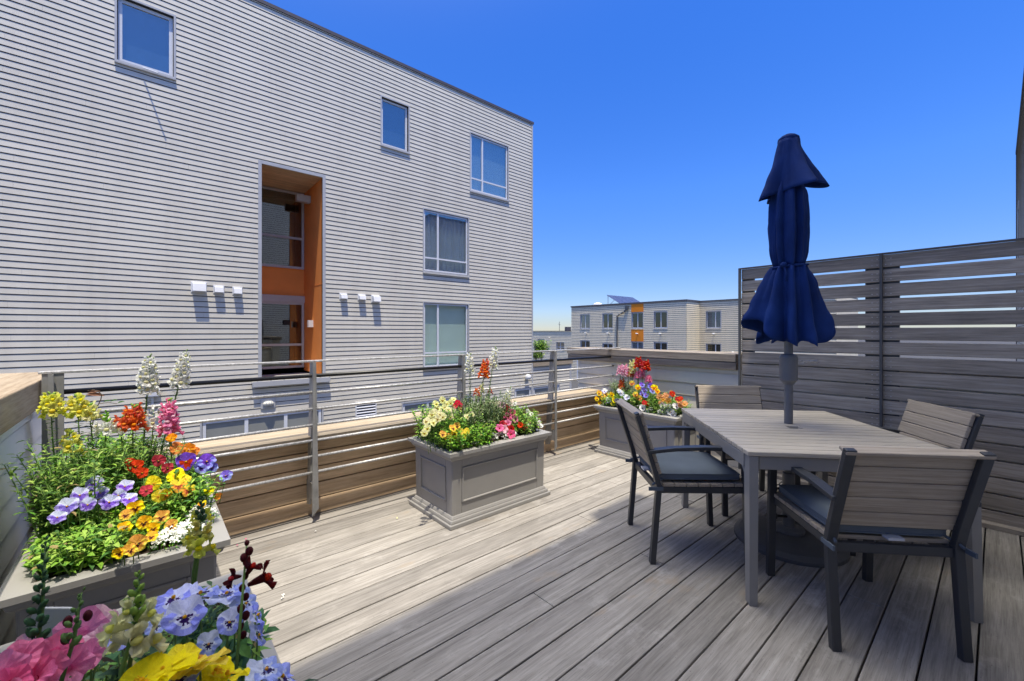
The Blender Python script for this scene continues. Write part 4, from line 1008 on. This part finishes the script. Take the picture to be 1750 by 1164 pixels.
def alyssum(label, patches, group='white alyssum edging the planters'):
    c = Vector(patches[0][0]); root = thing('alyssum', label, 'alyssum', (c.x, c.y, .49), 0, group)
    mb = MB(); fo = MB()
    for p, r_, n in patches:
        p = Vector(p)
        for _ in range(n):
            a = rnd.uniform(0, 6.28); q = r_*math.sqrt(rnd.random()); h = p + Vector((math.cos(a)*q, math.sin(a)*q, rnd.uniform(0, .02) + .03*(1-(q/r_)**2)))
            for __ in range(9):
                e = h + Vector((rnd.uniform(-.009, .009), rnd.uniform(-.009, .009), rnd.uniform(-.004, .006))); u = rnd.uniform(0, 1.57); ra = rnd.uniform(.0022, .0034)
                tl_ = Vector((rnd.uniform(-.5, .5), rnd.uniform(-.7, .2), 1)).normalized(); x = tl_.orthogonal().normalized(); y = tl_.cross(x)
                for kq in range(2):
                    ca, sa = math.cos(u+kq*1.57), math.sin(u+kq*1.57); X = x*ca + y*sa; Y = y*ca - x*sa
                    mb.quad(e - X*ra - Y*ra*.45, e + X*ra - Y*ra*.45, e + X*ra + Y*ra*.45, e - X*ra + Y*ra*.45)
            leaf(fo, h - Vector((0, 0, .02)), (math.cos(a), math.sin(a), .4), .02, .005, rnd.randrange(3))
            if rnd.random() < .3: fo.tube([(h.x, h.y, .49), h], .0012, 4, 1)
    mb.build('blossom_clusters', PC['white'], root); fo.build('foliage', GREENS[:3], root)
def py_y(py, lo, hi, ylo, yhi): return ylo + (yhi-ylo)*min(1, max(0, (py-lo)/(hi-lo)))

# ---- planter in the left corner (footprint X -.28...18, Y 1.98..2.85, soil at .49)
GS = 'snapdragons in the planters'; GPN = 'pansies in the planters'
YA = lambda py: py_y(py, 770, 940, 2.48, 1.97)
PA_ = lambda px, py: at_y(px, py, YA(py))
def hA(x, y): return .3 + .7*max(0, min(1, (y-2.0)/.6))
s = Plant('snapdragon', 'tall yellow snapdragon leaning by the pale left parapet', 'snapdragon', (-.25, 2.36, .49), GS)
a = at_y(86, 672, 2.42); s.snap((-.265, 2.42, .49), a, 'lemon', a.z-.085, .034, 13, 2)
a = at_y(131, 676, 2.50); s.snap((-.19, 2.46, .49), a, 'lemon', a.z-.085, .034, 12, 2)
a = at_y(100, 752, 2.40); s.snap((-.20, 2.44, .49), at_y(118, 738, 2.42), 'lemon', at_y(118, 775, 2.42).z, .03, 7, 1)
s.bush(-.30, -.12, 2.25, 2.62, 42, .20, .36, .044, .014, weights=[3, 3, 1, 2], lean=.5); s.done()
s = Plant('snapdragon', 'tall white snapdragon, left one of the two white spires in the corner planter', 'snapdragon', (-.02, 2.62, .49), GS, SAGE)
s.snap((-.03, 2.60, .49), at_y(257, 606, 2.62), 'white', at_y(247, 672, 2.61).z, .036, 26, 4, r=.005); s.bush(-.10, .06, 2.52, 2.74, 16, .14, .28, .036, .010); s.done()
s = Plant('snapdragon', 'tall white snapdragon, right one of the two white spires in the corner planter', 'snapdragon', (.10, 2.66, .49), GS, SAGE)
s.snap((.02, 2.64, .49), at_y(319, 598, 2.68), 'white', at_y(303, 660, 2.67).z, .034, 24, 4, r=.005); s.bush(.04, .19, 2.58, 2.80, 14, .12, .26, .036, .010); s.done()
s = Plant('snapdragon', 'pink snapdragon spike between the white spires and the orange pansies', 'snapdragon', (.11, 2.52, .49), GS)
s.snap((.09, 2.48, .49), at_y(287, 680, 2.5), 'pink', at_y(285, 742, 2.48).z, .036, 20, 1, r=.004); s.bush(.03, .18, 2.40, 2.60, 16, .12, .22, .04, .012); s.done()
s = Plant('snapdragon', 'coral red snapdragon left of the tall white spire', 'snapdragon', (-.06, 2.5, .49), GS)
s.snap((-.05, 2.5, .49), at_y(228, 692, 2.5), 'coral', at_y(215, 735, 2.48).z, .038, 14, 2); s.snap((-.08, 2.48, .49), at_y(208, 712, 2.47), 'coral', at_y(203, 735, 2.47).z, .034, 6, 1)
s.bush(-.14, .04, 2.40, 2.66, 36, .18, .33, .042, .013, lean=.4); s.done()
s = Plant('snapdragon', 'short white snapdragon with green bud tip left of the coral one', 'snapdragon', (-.14, 2.46, .49), GS)
s.snap((-.14, 2.45, .49), at_y(182, 702, 2.46), 'white', at_y(180, 740, 2.46).z, .036, 7, 8, full=.55); s.bush(-.24, -.06, 2.36, 2.70, 40, .20, .34, .046, .014, lean=.4); s.done()
s = Plant('snapdragon', 'small pale yellow snapdragon beside the yellow pair, by the black post', 'snapdragon', (-.14, 2.66, .49), GS)
s.snap((-.15, 2.64, .49), at_y(150, 690, 2.66), 'cream', at_y(146, 718, 2.66).z, .034, 9, 3); s.snap((.01, 2.5, .49), at_y(262, 700, 2.56), 'white', at_y(256, 735, 2.55).z, .03, 7, 0)
s.bush(-.28, -.0, 2.56, 2.82, 46, .18, .34, .044, .014, lean=.45); s.done()
s = Plant('pansy', 'lilac and purple pansies at the left front of the corner planter', 'pansy', (-.13, 2.2, .49), GPN)
for px, py, sz in ((161, 826, .064), (214, 831, .064), (187, 858, .062), (221, 853, .058), (115, 865, .064), (150, 862, .05), (136, 846, .058), (98, 884, .055), (172, 842, .05), (203, 846, .055)): s.pansy('lilac', PA_(px, py), sz)
s.bush(-.30, -.03, 2.12, 2.42, 95, .06, .17, .046, .018, weights=[3, 3, 1, 3], hfun=hA, lean=.7); s.done()
s = Plant('pansy', 'deep red pansies among leaves in the middle of the corner planter', 'pansy', (-.02, 2.42, .49), GPN)
for px, py, sz in ((232, 797, .066), (271, 787, .058), (250, 838, .05), (222, 790, .045), (286, 800, .05), (243, 808, .048)): s.pansy('red', PA_(px, py), sz)
s.bush(-.12, .10, 2.32, 2.56, 50, .10, .22, .046, .017, lean=.5); s.done()
s = Plant('pansy', 'yellow pansies with rust red centres in the corner planter', 'pansy', (.05, 2.28, .49), GPN)
for px, py, sz, kn in ((300, 812, .075, 'yellow'), (305, 830, .07, 'goldred'), (262, 826, .06, 'yellow'), (281, 845, .055, 'goldred'), (357, 839, .044, 'yellow'), (316, 818, .05, 'yellow'), (322, 838, .055, 'goldred'), (270, 848, .05, 'yellow'), (345, 862, .04, 'goldred')): s.pansy(kn, PA_(px, py), sz)
s.bush(-.04, .17, 2.18, 2.42, 50, .07, .16, .046, .017, weights=[3, 3, 1, 2], lean=.6); s.done()
s = Plant('pansy', 'orange pansies below the pink snapdragon', 'pansy', (.12, 2.44, .49), GPN)
for px, py, sz in ((293, 748, .05), (303, 766, .066), (322, 768, .066), (333, 771, .05), (372, 848, .045)): s.pansy('orange', at_y(px, py, 2.46), sz)
s.bush(.04, .19, 2.36, 2.54, 30, .10, .2, .04, .014, lean=.4); s.done()
s = Plant('pansy', 'violet blue pansies at the right back of the corner planter', 'pansy', (.16, 2.4, .49), GPN)
for px, py, sz, kn in ((318, 788, .085, 'redviolet'), (353, 788, .075, 'violet'), (346, 797, .065, 'violet'), (386, 813, .062, 'violet'), (362, 799, .06, 'violet')): s.pansy(kn, at_y(px, py, 2.42), sz)
s.bush(.08, .20, 2.22, 2.48, 40, .08, .2, .044, .014, lean=.6); s.done()
s = Plant('pansy', 'amber pansies with dark brown faces at the front of the corner planter', 'pansy', (0, 2.08, .49), GPN)
for px, py, sz in ((231, 868, .062), (276, 884, .06), (234, 929, .066), (214, 901, .048), (259, 917, .042), (203, 945, .04), (246, 893, .055), (262, 903, .05), (222, 940, .045), (292, 898, .045), (215, 880, .05)): s.pansy('amber', PA_(px, py), sz)
s.bush(-.10, .10, 2.07, 2.24, 60, .03, .09, .042, .019, weights=[3, 2, 1, 3], lean=.6); s.done()
s = Plant('pansy', 'bright green leafy clump without flowers at the left front corner of the planter', 'green plant', (-.17, 2.08, .49), GPN)
s.bush(-.27, -.06, 1.99, 2.22, 95, .04, .115, .042, .021, weights=[4, 2, 1, 4], lean=.7); s.done()
alyssum('white alyssum along the front rim of the corner planter', [((.07, 2.03, .515), .06, 80), ((.12, 2.05, .52), .055, 60), ((.17, 2.16, .53), .05, 50), ((.18, 2.28, .53), .04, 30)])
# dead vine caught on the rails behind
v = thing('dry_vine', 'dry twisted vine with a curled dead leaf caught on the railing', 'vine', (-.13, 3.0, .49))
mb = MB(); P_ = lambda px, py: at_y(px, py, 2.92)
mb.tube([P_(155, 760), P_(157, 735), P_(160, 712), P_(165, 697), P_(172, 684), P_(174, 675), P_(168, 669), P_(158, 666), P_(150, 668)], .0022, 5); mb.tube([P_(160, 700), P_(150, 692), P_(140, 688), P_(130, 690)], .0016, 5)
mb.tube([P_(170, 690), P_(185, 688), P_(200, 690)], .0016, 5); mb.build('stem', M['twig'], v)
mb = MB(); leaf(mb, P_(146, 674), (1, 0, -.1), .07, .02, 0, (0, -.8, .5)); leaf(mb, P_(148, 672), (.9, .1, .2), .05, .014, 0, (0, -.8, .5))
for px, py in ((128, 688), (138, 690), (176, 688), (188, 687), (200, 690)): leaf(mb, P_(px, py), (.5, -.4, .3), .035, .013, 1, (0, -.6, .8))
mb.build('leaves', [M['dry_leaf'], GREENS[2]], v)

# ---- nearest planter, bottom left (footprint X -.28...18, Y .76..1.62)
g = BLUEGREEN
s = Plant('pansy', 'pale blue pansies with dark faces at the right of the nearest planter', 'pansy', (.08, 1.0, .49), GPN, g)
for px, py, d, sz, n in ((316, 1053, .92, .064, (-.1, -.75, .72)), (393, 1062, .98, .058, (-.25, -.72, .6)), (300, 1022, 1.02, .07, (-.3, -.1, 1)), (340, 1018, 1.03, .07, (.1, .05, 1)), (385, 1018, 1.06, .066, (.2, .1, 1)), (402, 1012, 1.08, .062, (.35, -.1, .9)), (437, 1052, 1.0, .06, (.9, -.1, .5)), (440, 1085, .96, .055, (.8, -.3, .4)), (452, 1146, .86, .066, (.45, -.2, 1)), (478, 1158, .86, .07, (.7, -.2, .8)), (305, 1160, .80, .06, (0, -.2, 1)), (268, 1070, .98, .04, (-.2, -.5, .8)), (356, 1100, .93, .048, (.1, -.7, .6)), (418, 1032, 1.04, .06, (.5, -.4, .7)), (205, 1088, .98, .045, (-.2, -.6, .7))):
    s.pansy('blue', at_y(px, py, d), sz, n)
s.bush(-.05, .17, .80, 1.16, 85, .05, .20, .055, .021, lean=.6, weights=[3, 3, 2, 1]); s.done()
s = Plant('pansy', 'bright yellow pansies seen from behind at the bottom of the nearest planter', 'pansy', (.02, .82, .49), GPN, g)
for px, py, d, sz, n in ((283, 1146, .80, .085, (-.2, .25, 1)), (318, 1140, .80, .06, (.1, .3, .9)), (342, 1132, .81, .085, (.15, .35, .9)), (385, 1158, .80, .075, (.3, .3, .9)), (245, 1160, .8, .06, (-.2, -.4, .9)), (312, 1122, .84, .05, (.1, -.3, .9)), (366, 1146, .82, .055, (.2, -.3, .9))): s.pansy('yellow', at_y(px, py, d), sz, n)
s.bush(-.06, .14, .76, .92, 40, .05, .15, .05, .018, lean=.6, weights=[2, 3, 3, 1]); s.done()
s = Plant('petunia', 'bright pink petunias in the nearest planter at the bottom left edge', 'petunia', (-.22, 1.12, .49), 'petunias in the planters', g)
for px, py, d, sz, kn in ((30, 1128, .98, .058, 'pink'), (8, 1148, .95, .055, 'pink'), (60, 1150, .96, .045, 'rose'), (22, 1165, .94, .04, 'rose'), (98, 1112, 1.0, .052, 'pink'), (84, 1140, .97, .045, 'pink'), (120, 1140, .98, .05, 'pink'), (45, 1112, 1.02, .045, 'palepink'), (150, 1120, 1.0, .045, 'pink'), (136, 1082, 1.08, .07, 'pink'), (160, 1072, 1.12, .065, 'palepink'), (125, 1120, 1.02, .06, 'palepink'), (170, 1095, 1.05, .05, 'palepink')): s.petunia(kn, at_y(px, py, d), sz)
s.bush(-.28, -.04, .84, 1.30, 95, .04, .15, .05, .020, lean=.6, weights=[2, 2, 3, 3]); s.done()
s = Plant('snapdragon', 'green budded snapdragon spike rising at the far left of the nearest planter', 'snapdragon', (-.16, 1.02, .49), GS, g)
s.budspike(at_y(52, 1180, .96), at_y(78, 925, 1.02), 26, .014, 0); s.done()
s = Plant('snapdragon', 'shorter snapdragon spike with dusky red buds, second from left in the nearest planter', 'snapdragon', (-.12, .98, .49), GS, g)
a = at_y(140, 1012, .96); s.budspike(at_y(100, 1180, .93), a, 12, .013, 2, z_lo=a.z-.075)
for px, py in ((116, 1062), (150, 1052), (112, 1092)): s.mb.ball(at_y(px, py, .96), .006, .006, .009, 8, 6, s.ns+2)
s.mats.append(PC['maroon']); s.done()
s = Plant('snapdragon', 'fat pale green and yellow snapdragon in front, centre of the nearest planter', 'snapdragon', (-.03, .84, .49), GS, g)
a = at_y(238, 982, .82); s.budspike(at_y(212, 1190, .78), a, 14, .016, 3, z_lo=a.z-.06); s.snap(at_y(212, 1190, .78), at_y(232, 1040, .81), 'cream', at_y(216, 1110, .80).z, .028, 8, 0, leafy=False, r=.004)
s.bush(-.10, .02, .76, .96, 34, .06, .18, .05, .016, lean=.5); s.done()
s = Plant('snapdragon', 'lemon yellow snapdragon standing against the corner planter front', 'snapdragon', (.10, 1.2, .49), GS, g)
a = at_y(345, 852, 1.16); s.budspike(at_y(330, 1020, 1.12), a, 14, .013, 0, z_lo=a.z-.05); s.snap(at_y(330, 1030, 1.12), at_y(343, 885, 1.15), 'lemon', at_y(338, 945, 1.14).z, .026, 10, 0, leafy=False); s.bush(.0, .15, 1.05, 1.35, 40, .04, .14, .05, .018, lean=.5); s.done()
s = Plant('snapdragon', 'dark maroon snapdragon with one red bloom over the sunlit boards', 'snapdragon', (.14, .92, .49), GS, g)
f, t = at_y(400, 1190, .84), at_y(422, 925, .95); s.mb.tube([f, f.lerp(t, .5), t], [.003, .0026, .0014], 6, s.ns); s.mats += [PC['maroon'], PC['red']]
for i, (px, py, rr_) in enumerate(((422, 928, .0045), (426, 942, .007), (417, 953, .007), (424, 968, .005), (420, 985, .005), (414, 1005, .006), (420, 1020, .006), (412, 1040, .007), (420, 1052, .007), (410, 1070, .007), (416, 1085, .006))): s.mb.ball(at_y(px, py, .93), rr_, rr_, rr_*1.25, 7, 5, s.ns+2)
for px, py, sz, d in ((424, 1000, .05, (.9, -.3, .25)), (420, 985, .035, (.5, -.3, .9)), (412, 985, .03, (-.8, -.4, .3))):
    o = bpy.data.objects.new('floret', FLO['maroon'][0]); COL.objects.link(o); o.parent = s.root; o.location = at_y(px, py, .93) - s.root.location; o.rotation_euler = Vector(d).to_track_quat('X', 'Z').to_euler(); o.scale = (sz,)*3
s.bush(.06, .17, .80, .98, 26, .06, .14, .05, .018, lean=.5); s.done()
t = thing('plastic_tray', 'pale grey plastic scoop with rounded corners behind the pink petunias', 'scoop', (-.2, 1.5, .49))
mb = MB(); c = at_y(93, 1072, 1.30)
for dy in (0, .004):
    pass
pts = [(-.05, -.05), (.05, -.05), (.05, .022), (.042, .034), (.03, .04), (-.03, .04), (-.042, .034), (-.05, .022)]
X_ = Vector((SA, -CA, 0)); fr = [c + X_*x + Vector((0, 0, z)) for x, z in pts]; bk = [p + Vector((CA, SA, 0))*.006 for p in fr]
n = len(pts); mb.add(fr + bk, [tuple(range(n))] + [tuple(range(2*n-1, n-1, -1))] + [(i, n+i, n+(i+1) % n, (i+1) % n) for i in range(n)]); mb.build('blade', M['trim'], t, bevel=.002)
mb = MB(); mb.box(c.x-.02, c.x+.02, c.y, c.y+.03, .47, c.z-.04); mb.build('handle', M['trim'], t)

# ---- middle planter (footprint X 1.57..2.36, Y 2.41..2.84)
YC = lambda px, py: 2.80 - .42*min(1, max(0, (py-640)/108))
PCc = lambda px, py: at_y(px, py, YC(px, py))
def hC(x, y): return 1.0
s = Plant('snapdragon', 'slim white snapdragon spire, left of two in the middle planter', 'snapdragon', (1.87, 2.68, .49), GS, SAGE)
s.snap((1.88, 2.66, .49), at_y(803, 602, 2.68), 'white', at_y(804, 638, 2.68).z, .034, 18, 2); s.bush(1.78, 2.0, 2.46, 2.78, 80, .14, .32, .026, .009, step=.012); s.done()
s = Plant('snapdragon', 'taller white snapdragon spire, right of two in the middle planter', 'snapdragon', (2.02, 2.68, .49), GS, SAGE)
s.snap((2.0, 2.66, .49), at_y(847, 592, 2.68), 'white', at_y(846, 630, 2.68).z, .036, 20, 2); s.bush(1.93, 2.16, 2.50, 2.78, 80, .14, .33, .026, .009, step=.012, weights=[2, 3, 1]); s.done()
s = Plant('snapdragon', 'orange snapdragon spike between the two white spires', 'snapdragon', (1.95, 2.7, .49), GS, SAGE)
s.snap((1.95, 2.68, .49), at_y(830, 618, 2.7), 'coral', at_y(828, 645, 2.7).z, .036, 16, 0); s.snap((1.93, 2.66, .49), at_y(824, 655, 2.68), 'cream', at_y(824, 670, 2.68).z, .022, 6, 2); s.snap((1.9, 2.66, .49), at_y(816, 664, 2.68), 'coral', at_y(816, 676, 2.68).z, .024, 6, 0); s.snap((2.0, 2.66, .49), at_y(838, 666, 2.68), 'coral', at_y(838, 672, 2.68).z, .018, 4, 0)
s.bush(1.88, 2.06, 2.56, 2.82, 40, .15, .30, .028, .009, step=.012); s.done()
s = Plant('snapdragon', 'full white snapdragon beside the red petunias of the middle planter', 'snapdragon', (2.1, 2.66, .49), GS, SAGE)
s.snap((2.12, 2.64, .49), at_y(873, 660, 2.66), 'white', at_y(873, 700, 2.66).z, .036, 22, 1); s.bush(2.04, 2.2, 2.55, 2.78, 34, .10, .2, .028, .01); s.done()
s = Plant('pansy', 'pale cream yellow pansies spilling over the left end of the middle planter', 'pansy', (1.66, 2.68, .49), GPN)
for px, py in ((756, 684), (763, 690), (770, 688), (748, 698), (742, 705), (752, 708), (735, 715), (740, 722), (729, 720), (748, 716), (766, 700), (730, 732), (798, 712), (806, 708), (760, 696), (745, 690), (738, 708), (775, 682), (725, 740), (757, 712), (770, 712)): s.pansy('cream', at_y(px, py, YC(px, py)+rnd.uniform(-.03, .03)), .055)
s.bush(1.52, 1.80, 2.48, 2.86, 110, .10, .26, .042, .016, lean=.6, weights=[4, 3, 1, 3]); s.done()
s = Plant('pansy', 'bright yellow pansies with brown faces at the front of the middle planter', 'pansy', (1.68, 2.46, .49), GPN)
for px, py in ((781, 728), (776, 742), (788, 738), (792, 748), (783, 752), (765, 746), (757, 742), (798, 738), (786, 762), (774, 732), (770, 750)): s.pansy('amber' if rnd.random() < .4 else 'yellow', at_y(px, py, 2.44 + rnd.uniform(0, .03)), .056)
s.bush(1.52, 1.88, 2.36, 2.56, 100, .06, .15, .042, .014, lean=.8, weights=[4, 3, 1, 3]); s.done()
s = Plant('dianthus', 'single red dianthus tuft behind the cream pansies of the middle planter', 'dianthus', (1.78, 2.72, .49))
for px, py in ((782, 688), (787, 692), (778, 693), (785, 697)): s.pansy('crimson', at_y(px, py, 2.74), .055)
s.bush(1.72, 1.84, 2.66, 2.82, 20, .1, .2, .03, .009); s.done()
s = Plant('petunia', 'red and magenta petunias at the right of the middle planter', 'petunia', (2.12, 2.52, .49), 'petunias in the planters')
for px, py, kn in ((858, 692, 'palepink'), (866, 698, 'red'), (868, 712, 'rose'), (860, 725, 'red'), (862, 733, 'palepink'), (873, 733, 'red'), (874, 742, 'rose'), (880, 716, 'pink'), (889, 726, 'red'), (854, 731, 'rose'), (896, 730, 'red'), (868, 722, 'pink'), (875, 705, 'rose')): s.petunia(kn, at_y(px, py, YC(px, py)), .058)
s.bush(2.04, 2.26, 2.44, 2.72, 60, .05, .12, .04, .016, lean=.5); s.done()
s = Plant('pansy', 'small white pansies over light leaves at the right end of the middle planter', 'pansy', (2.3, 2.6, .49), GPN)
for px, py in ((902, 703), (908, 708), (915, 716), (921, 722), (912, 724), (925, 728), (898, 712), (880, 690)): s.pansy('white', at_y(px, py, 2.62), .045)
s.bush(2.2, 2.40, 2.40, 2.84, 90, .06, .20, .042, .016, lean=.6, weights=[4, 3, 1, 3]); s.done()
alyssum('white alyssum along the front rim of the middle planter', [((2.0, 2.42, .51), .045, 26), ((1.92, 2.42, .51), .03, 14), ((2.1, 2.43, .51), .04, 22), ((2.28, 2.44, .52), .045, 34), ((1.62, 2.39, .505), .035, 20), ((1.72, 2.39, .505), .03, 12)])

# ---- far corner planter (footprint X 3.74..4.18, Y 2.0..2.8)
PD = lambda px, py, X=3.85: at_x(px, py, X)
for label, col_, pts, sz in (
    ('pink snapdragons at the top left of the far planter', 'palepink', ((1060, 622, 640), (1068, 622, 640), (1074, 626, 642)), .034),
    ('cream snapdragon between pink and red ones in the far planter', 'cream', ((1081, 614, 640),), .04),
    ('bright red snapdragons, topmost in the far planter', 'red', ((1091, 610, 628), (1104, 616, 632)), .04),
    ('rose snapdragons below the red ones in the far planter', 'pink', ((1098, 628, 645), (1090, 634, 646), (1108, 642, 652)), .03),
    ('coral snapdragon low at the left of the far planter', 'coral', ((1063, 645, 668), (1078, 632, 642)), .034)):
    a = PD(pts[0][0], pts[0][2]); s = Plant('snapdragon', label, 'snapdragon', (a.x, a.y, .49), GS, SAGE)
    for px, y0, y1 in pts:
        t = PD(px, y0, 3.95); s.snap((t.x-.0, t.y, .49), t, col_, PD(px, y1, 3.95).z, sz, 16, 1)
    s.bush(a.x+.02, a.x+.2, a.y-.08, a.y+.08, 26, .1, .2, .03, .011); s.done()
def pd(label, kind, pts, size, bx, greens=None, cnt=40, hh=(.05, .14), X=3.80):
    s = Plant('pansy', label, 'pansy', ((bx[0]+bx[1])/2, (bx[2]+bx[3])/2, .49), GPN, greens)
    for px, py in pts: s.pansy(kind, at_x(px, py, X + rnd.uniform(-.02, .03)), size)
    s.bush(*bx, cnt, *hh, .04, .016, lean=.6, weights=None if greens else [4, 3, 1, 3]); s.done()
pd('yellow pansies at the left end of the far planter', 'amber', ((1024, 672), (1030, 680), (1020, 682), (1038, 683), (1045, 675), (1050, 684), (1035, 674), (1048, 690), (1026, 690)), .07, (3.72, 3.92, 2.62, 2.82), cnt=55)
pd('white and pale lilac pansies behind the left chair in the far planter', 'whitelilac', ((1062, 672), (1071, 679), (1040, 684), (1058, 668), (1033, 668)), .07, (3.74, 3.95, 2.5, 2.66))
pd('golden pansies in the middle of the far planter', 'goldred', ((1086, 674), (1092, 680), (1090, 662), (1080, 655), (1118, 662), (1123, 668)), .07, (3.78, 4.02, 2.38, 2.55), hh=(.08, .2))
pd('violet pansies in the middle of the far planter', 'violet', ((1097, 658), (1101, 668), (1098, 674), (1112, 660), (1115, 668), (1104, 676)), .07, (3.82, 4.05, 2.28, 2.42), hh=(.08, .2), X=3.88)
pd('peach orange pansies at the right of the far planter', 'peach', ((1127, 678), (1133, 682), (1138, 676), (1142, 685), (1150, 675), (1160, 685), (1164, 692), (1170, 690), (1130, 690), (1148, 672)), .066, (3.80, 4.1, 2.02, 2.26), cnt=60)
pd('scarlet pansies at the right end of the far planter', 'red', ((1149, 673), (1158, 682), (1101, 688), (1107, 690), (1163, 681)), .058, (3.85, 4.1, 2.0, 2.2), cnt=30)
pd('white pansies with dark purple faces along the near rim of the far planter', 'white', ((1107, 703), (1113, 706), (1133, 694), (1142, 695), (1140, 706), (1146, 704), (1155, 694), (1130, 708), (1150, 708), (1136, 712), (1098, 697)), .078, (3.74, 3.92, 2.02, 2.5), cnt=70)
s = Plant('green_plant', 'feathery olive green plant at the back left of the far planter', 'green plant', (3.98, 2.86, .49), None, SAGE)
s.bush(3.9, 4.14, 2.68, 2.84, 60, .14, .26, .045, .008, step=.012, lean=.6); s.done()
alyssum('white alyssum along the near rim of the far planter', [((3.75, 2.12, .51), .04, 30), ((3.75, 2.24, .51), .04, 22), ((3.76, 2.40, .51), .035, 14)])

# ---- shrubs on the terrace across the mews
for px, py, hh_, lb in ((916, 606, .4, 'dark leafy shrub on the terrace wall beside the large building'), (926, 592, .45, 'bright green shrub behind the terrace wall')):
    p = at_y(px, py, FY+.7); s = Plant('shrub', lb, 'shrub', (p.x, p.y, 0))
    sp = [((p.x + rnd.uniform(-.28, .28), p.y + rnd.uniform(-.2, .2), p.z - hh_*.5), rnd.uniform(.2, hh_)) for _ in range(60)]
    shoots(s.mb, sp, .13, .06, 4, .06, 4, .5, 2); s.mb.tube([(p.x, p.y, -.6), (p.x, p.y, p.z-.1)], .02, 6, 4); s.done()
# ---- fallen petals and crumbs on the boards
for (px, py), c_, lb in (((418, 923), 'rose', 'pink fallen petal on the boards by the corner planter'), ((408, 932), 'rose', 'smaller pink fallen petal by the wide board gap'), ((480, 1023), 'white', 'crumpled white petal on the sunlit boards'), ((485, 1019), 'white', 'white fallen petal beside the crumpled one'), ((537, 909), 'white', 'white petal under the first railing post'), ((680, 887), 'cream', 'cream petal on the boards left of the middle planter')):
    d = ray(px, py); p = Vector((0, 0, EYE)) + d*(-(EYE-.004)/d.z); mb = MB(); fan(mb, rnd.uniform(0, 6), .013, .9, (0, 0, 0, 0), .2, .3, .004); 
    o = mb.build('fallen_petal', [PC[c_]]); o.location = p; tag(o, lb, 'petal', 'petals fallen on the deck')
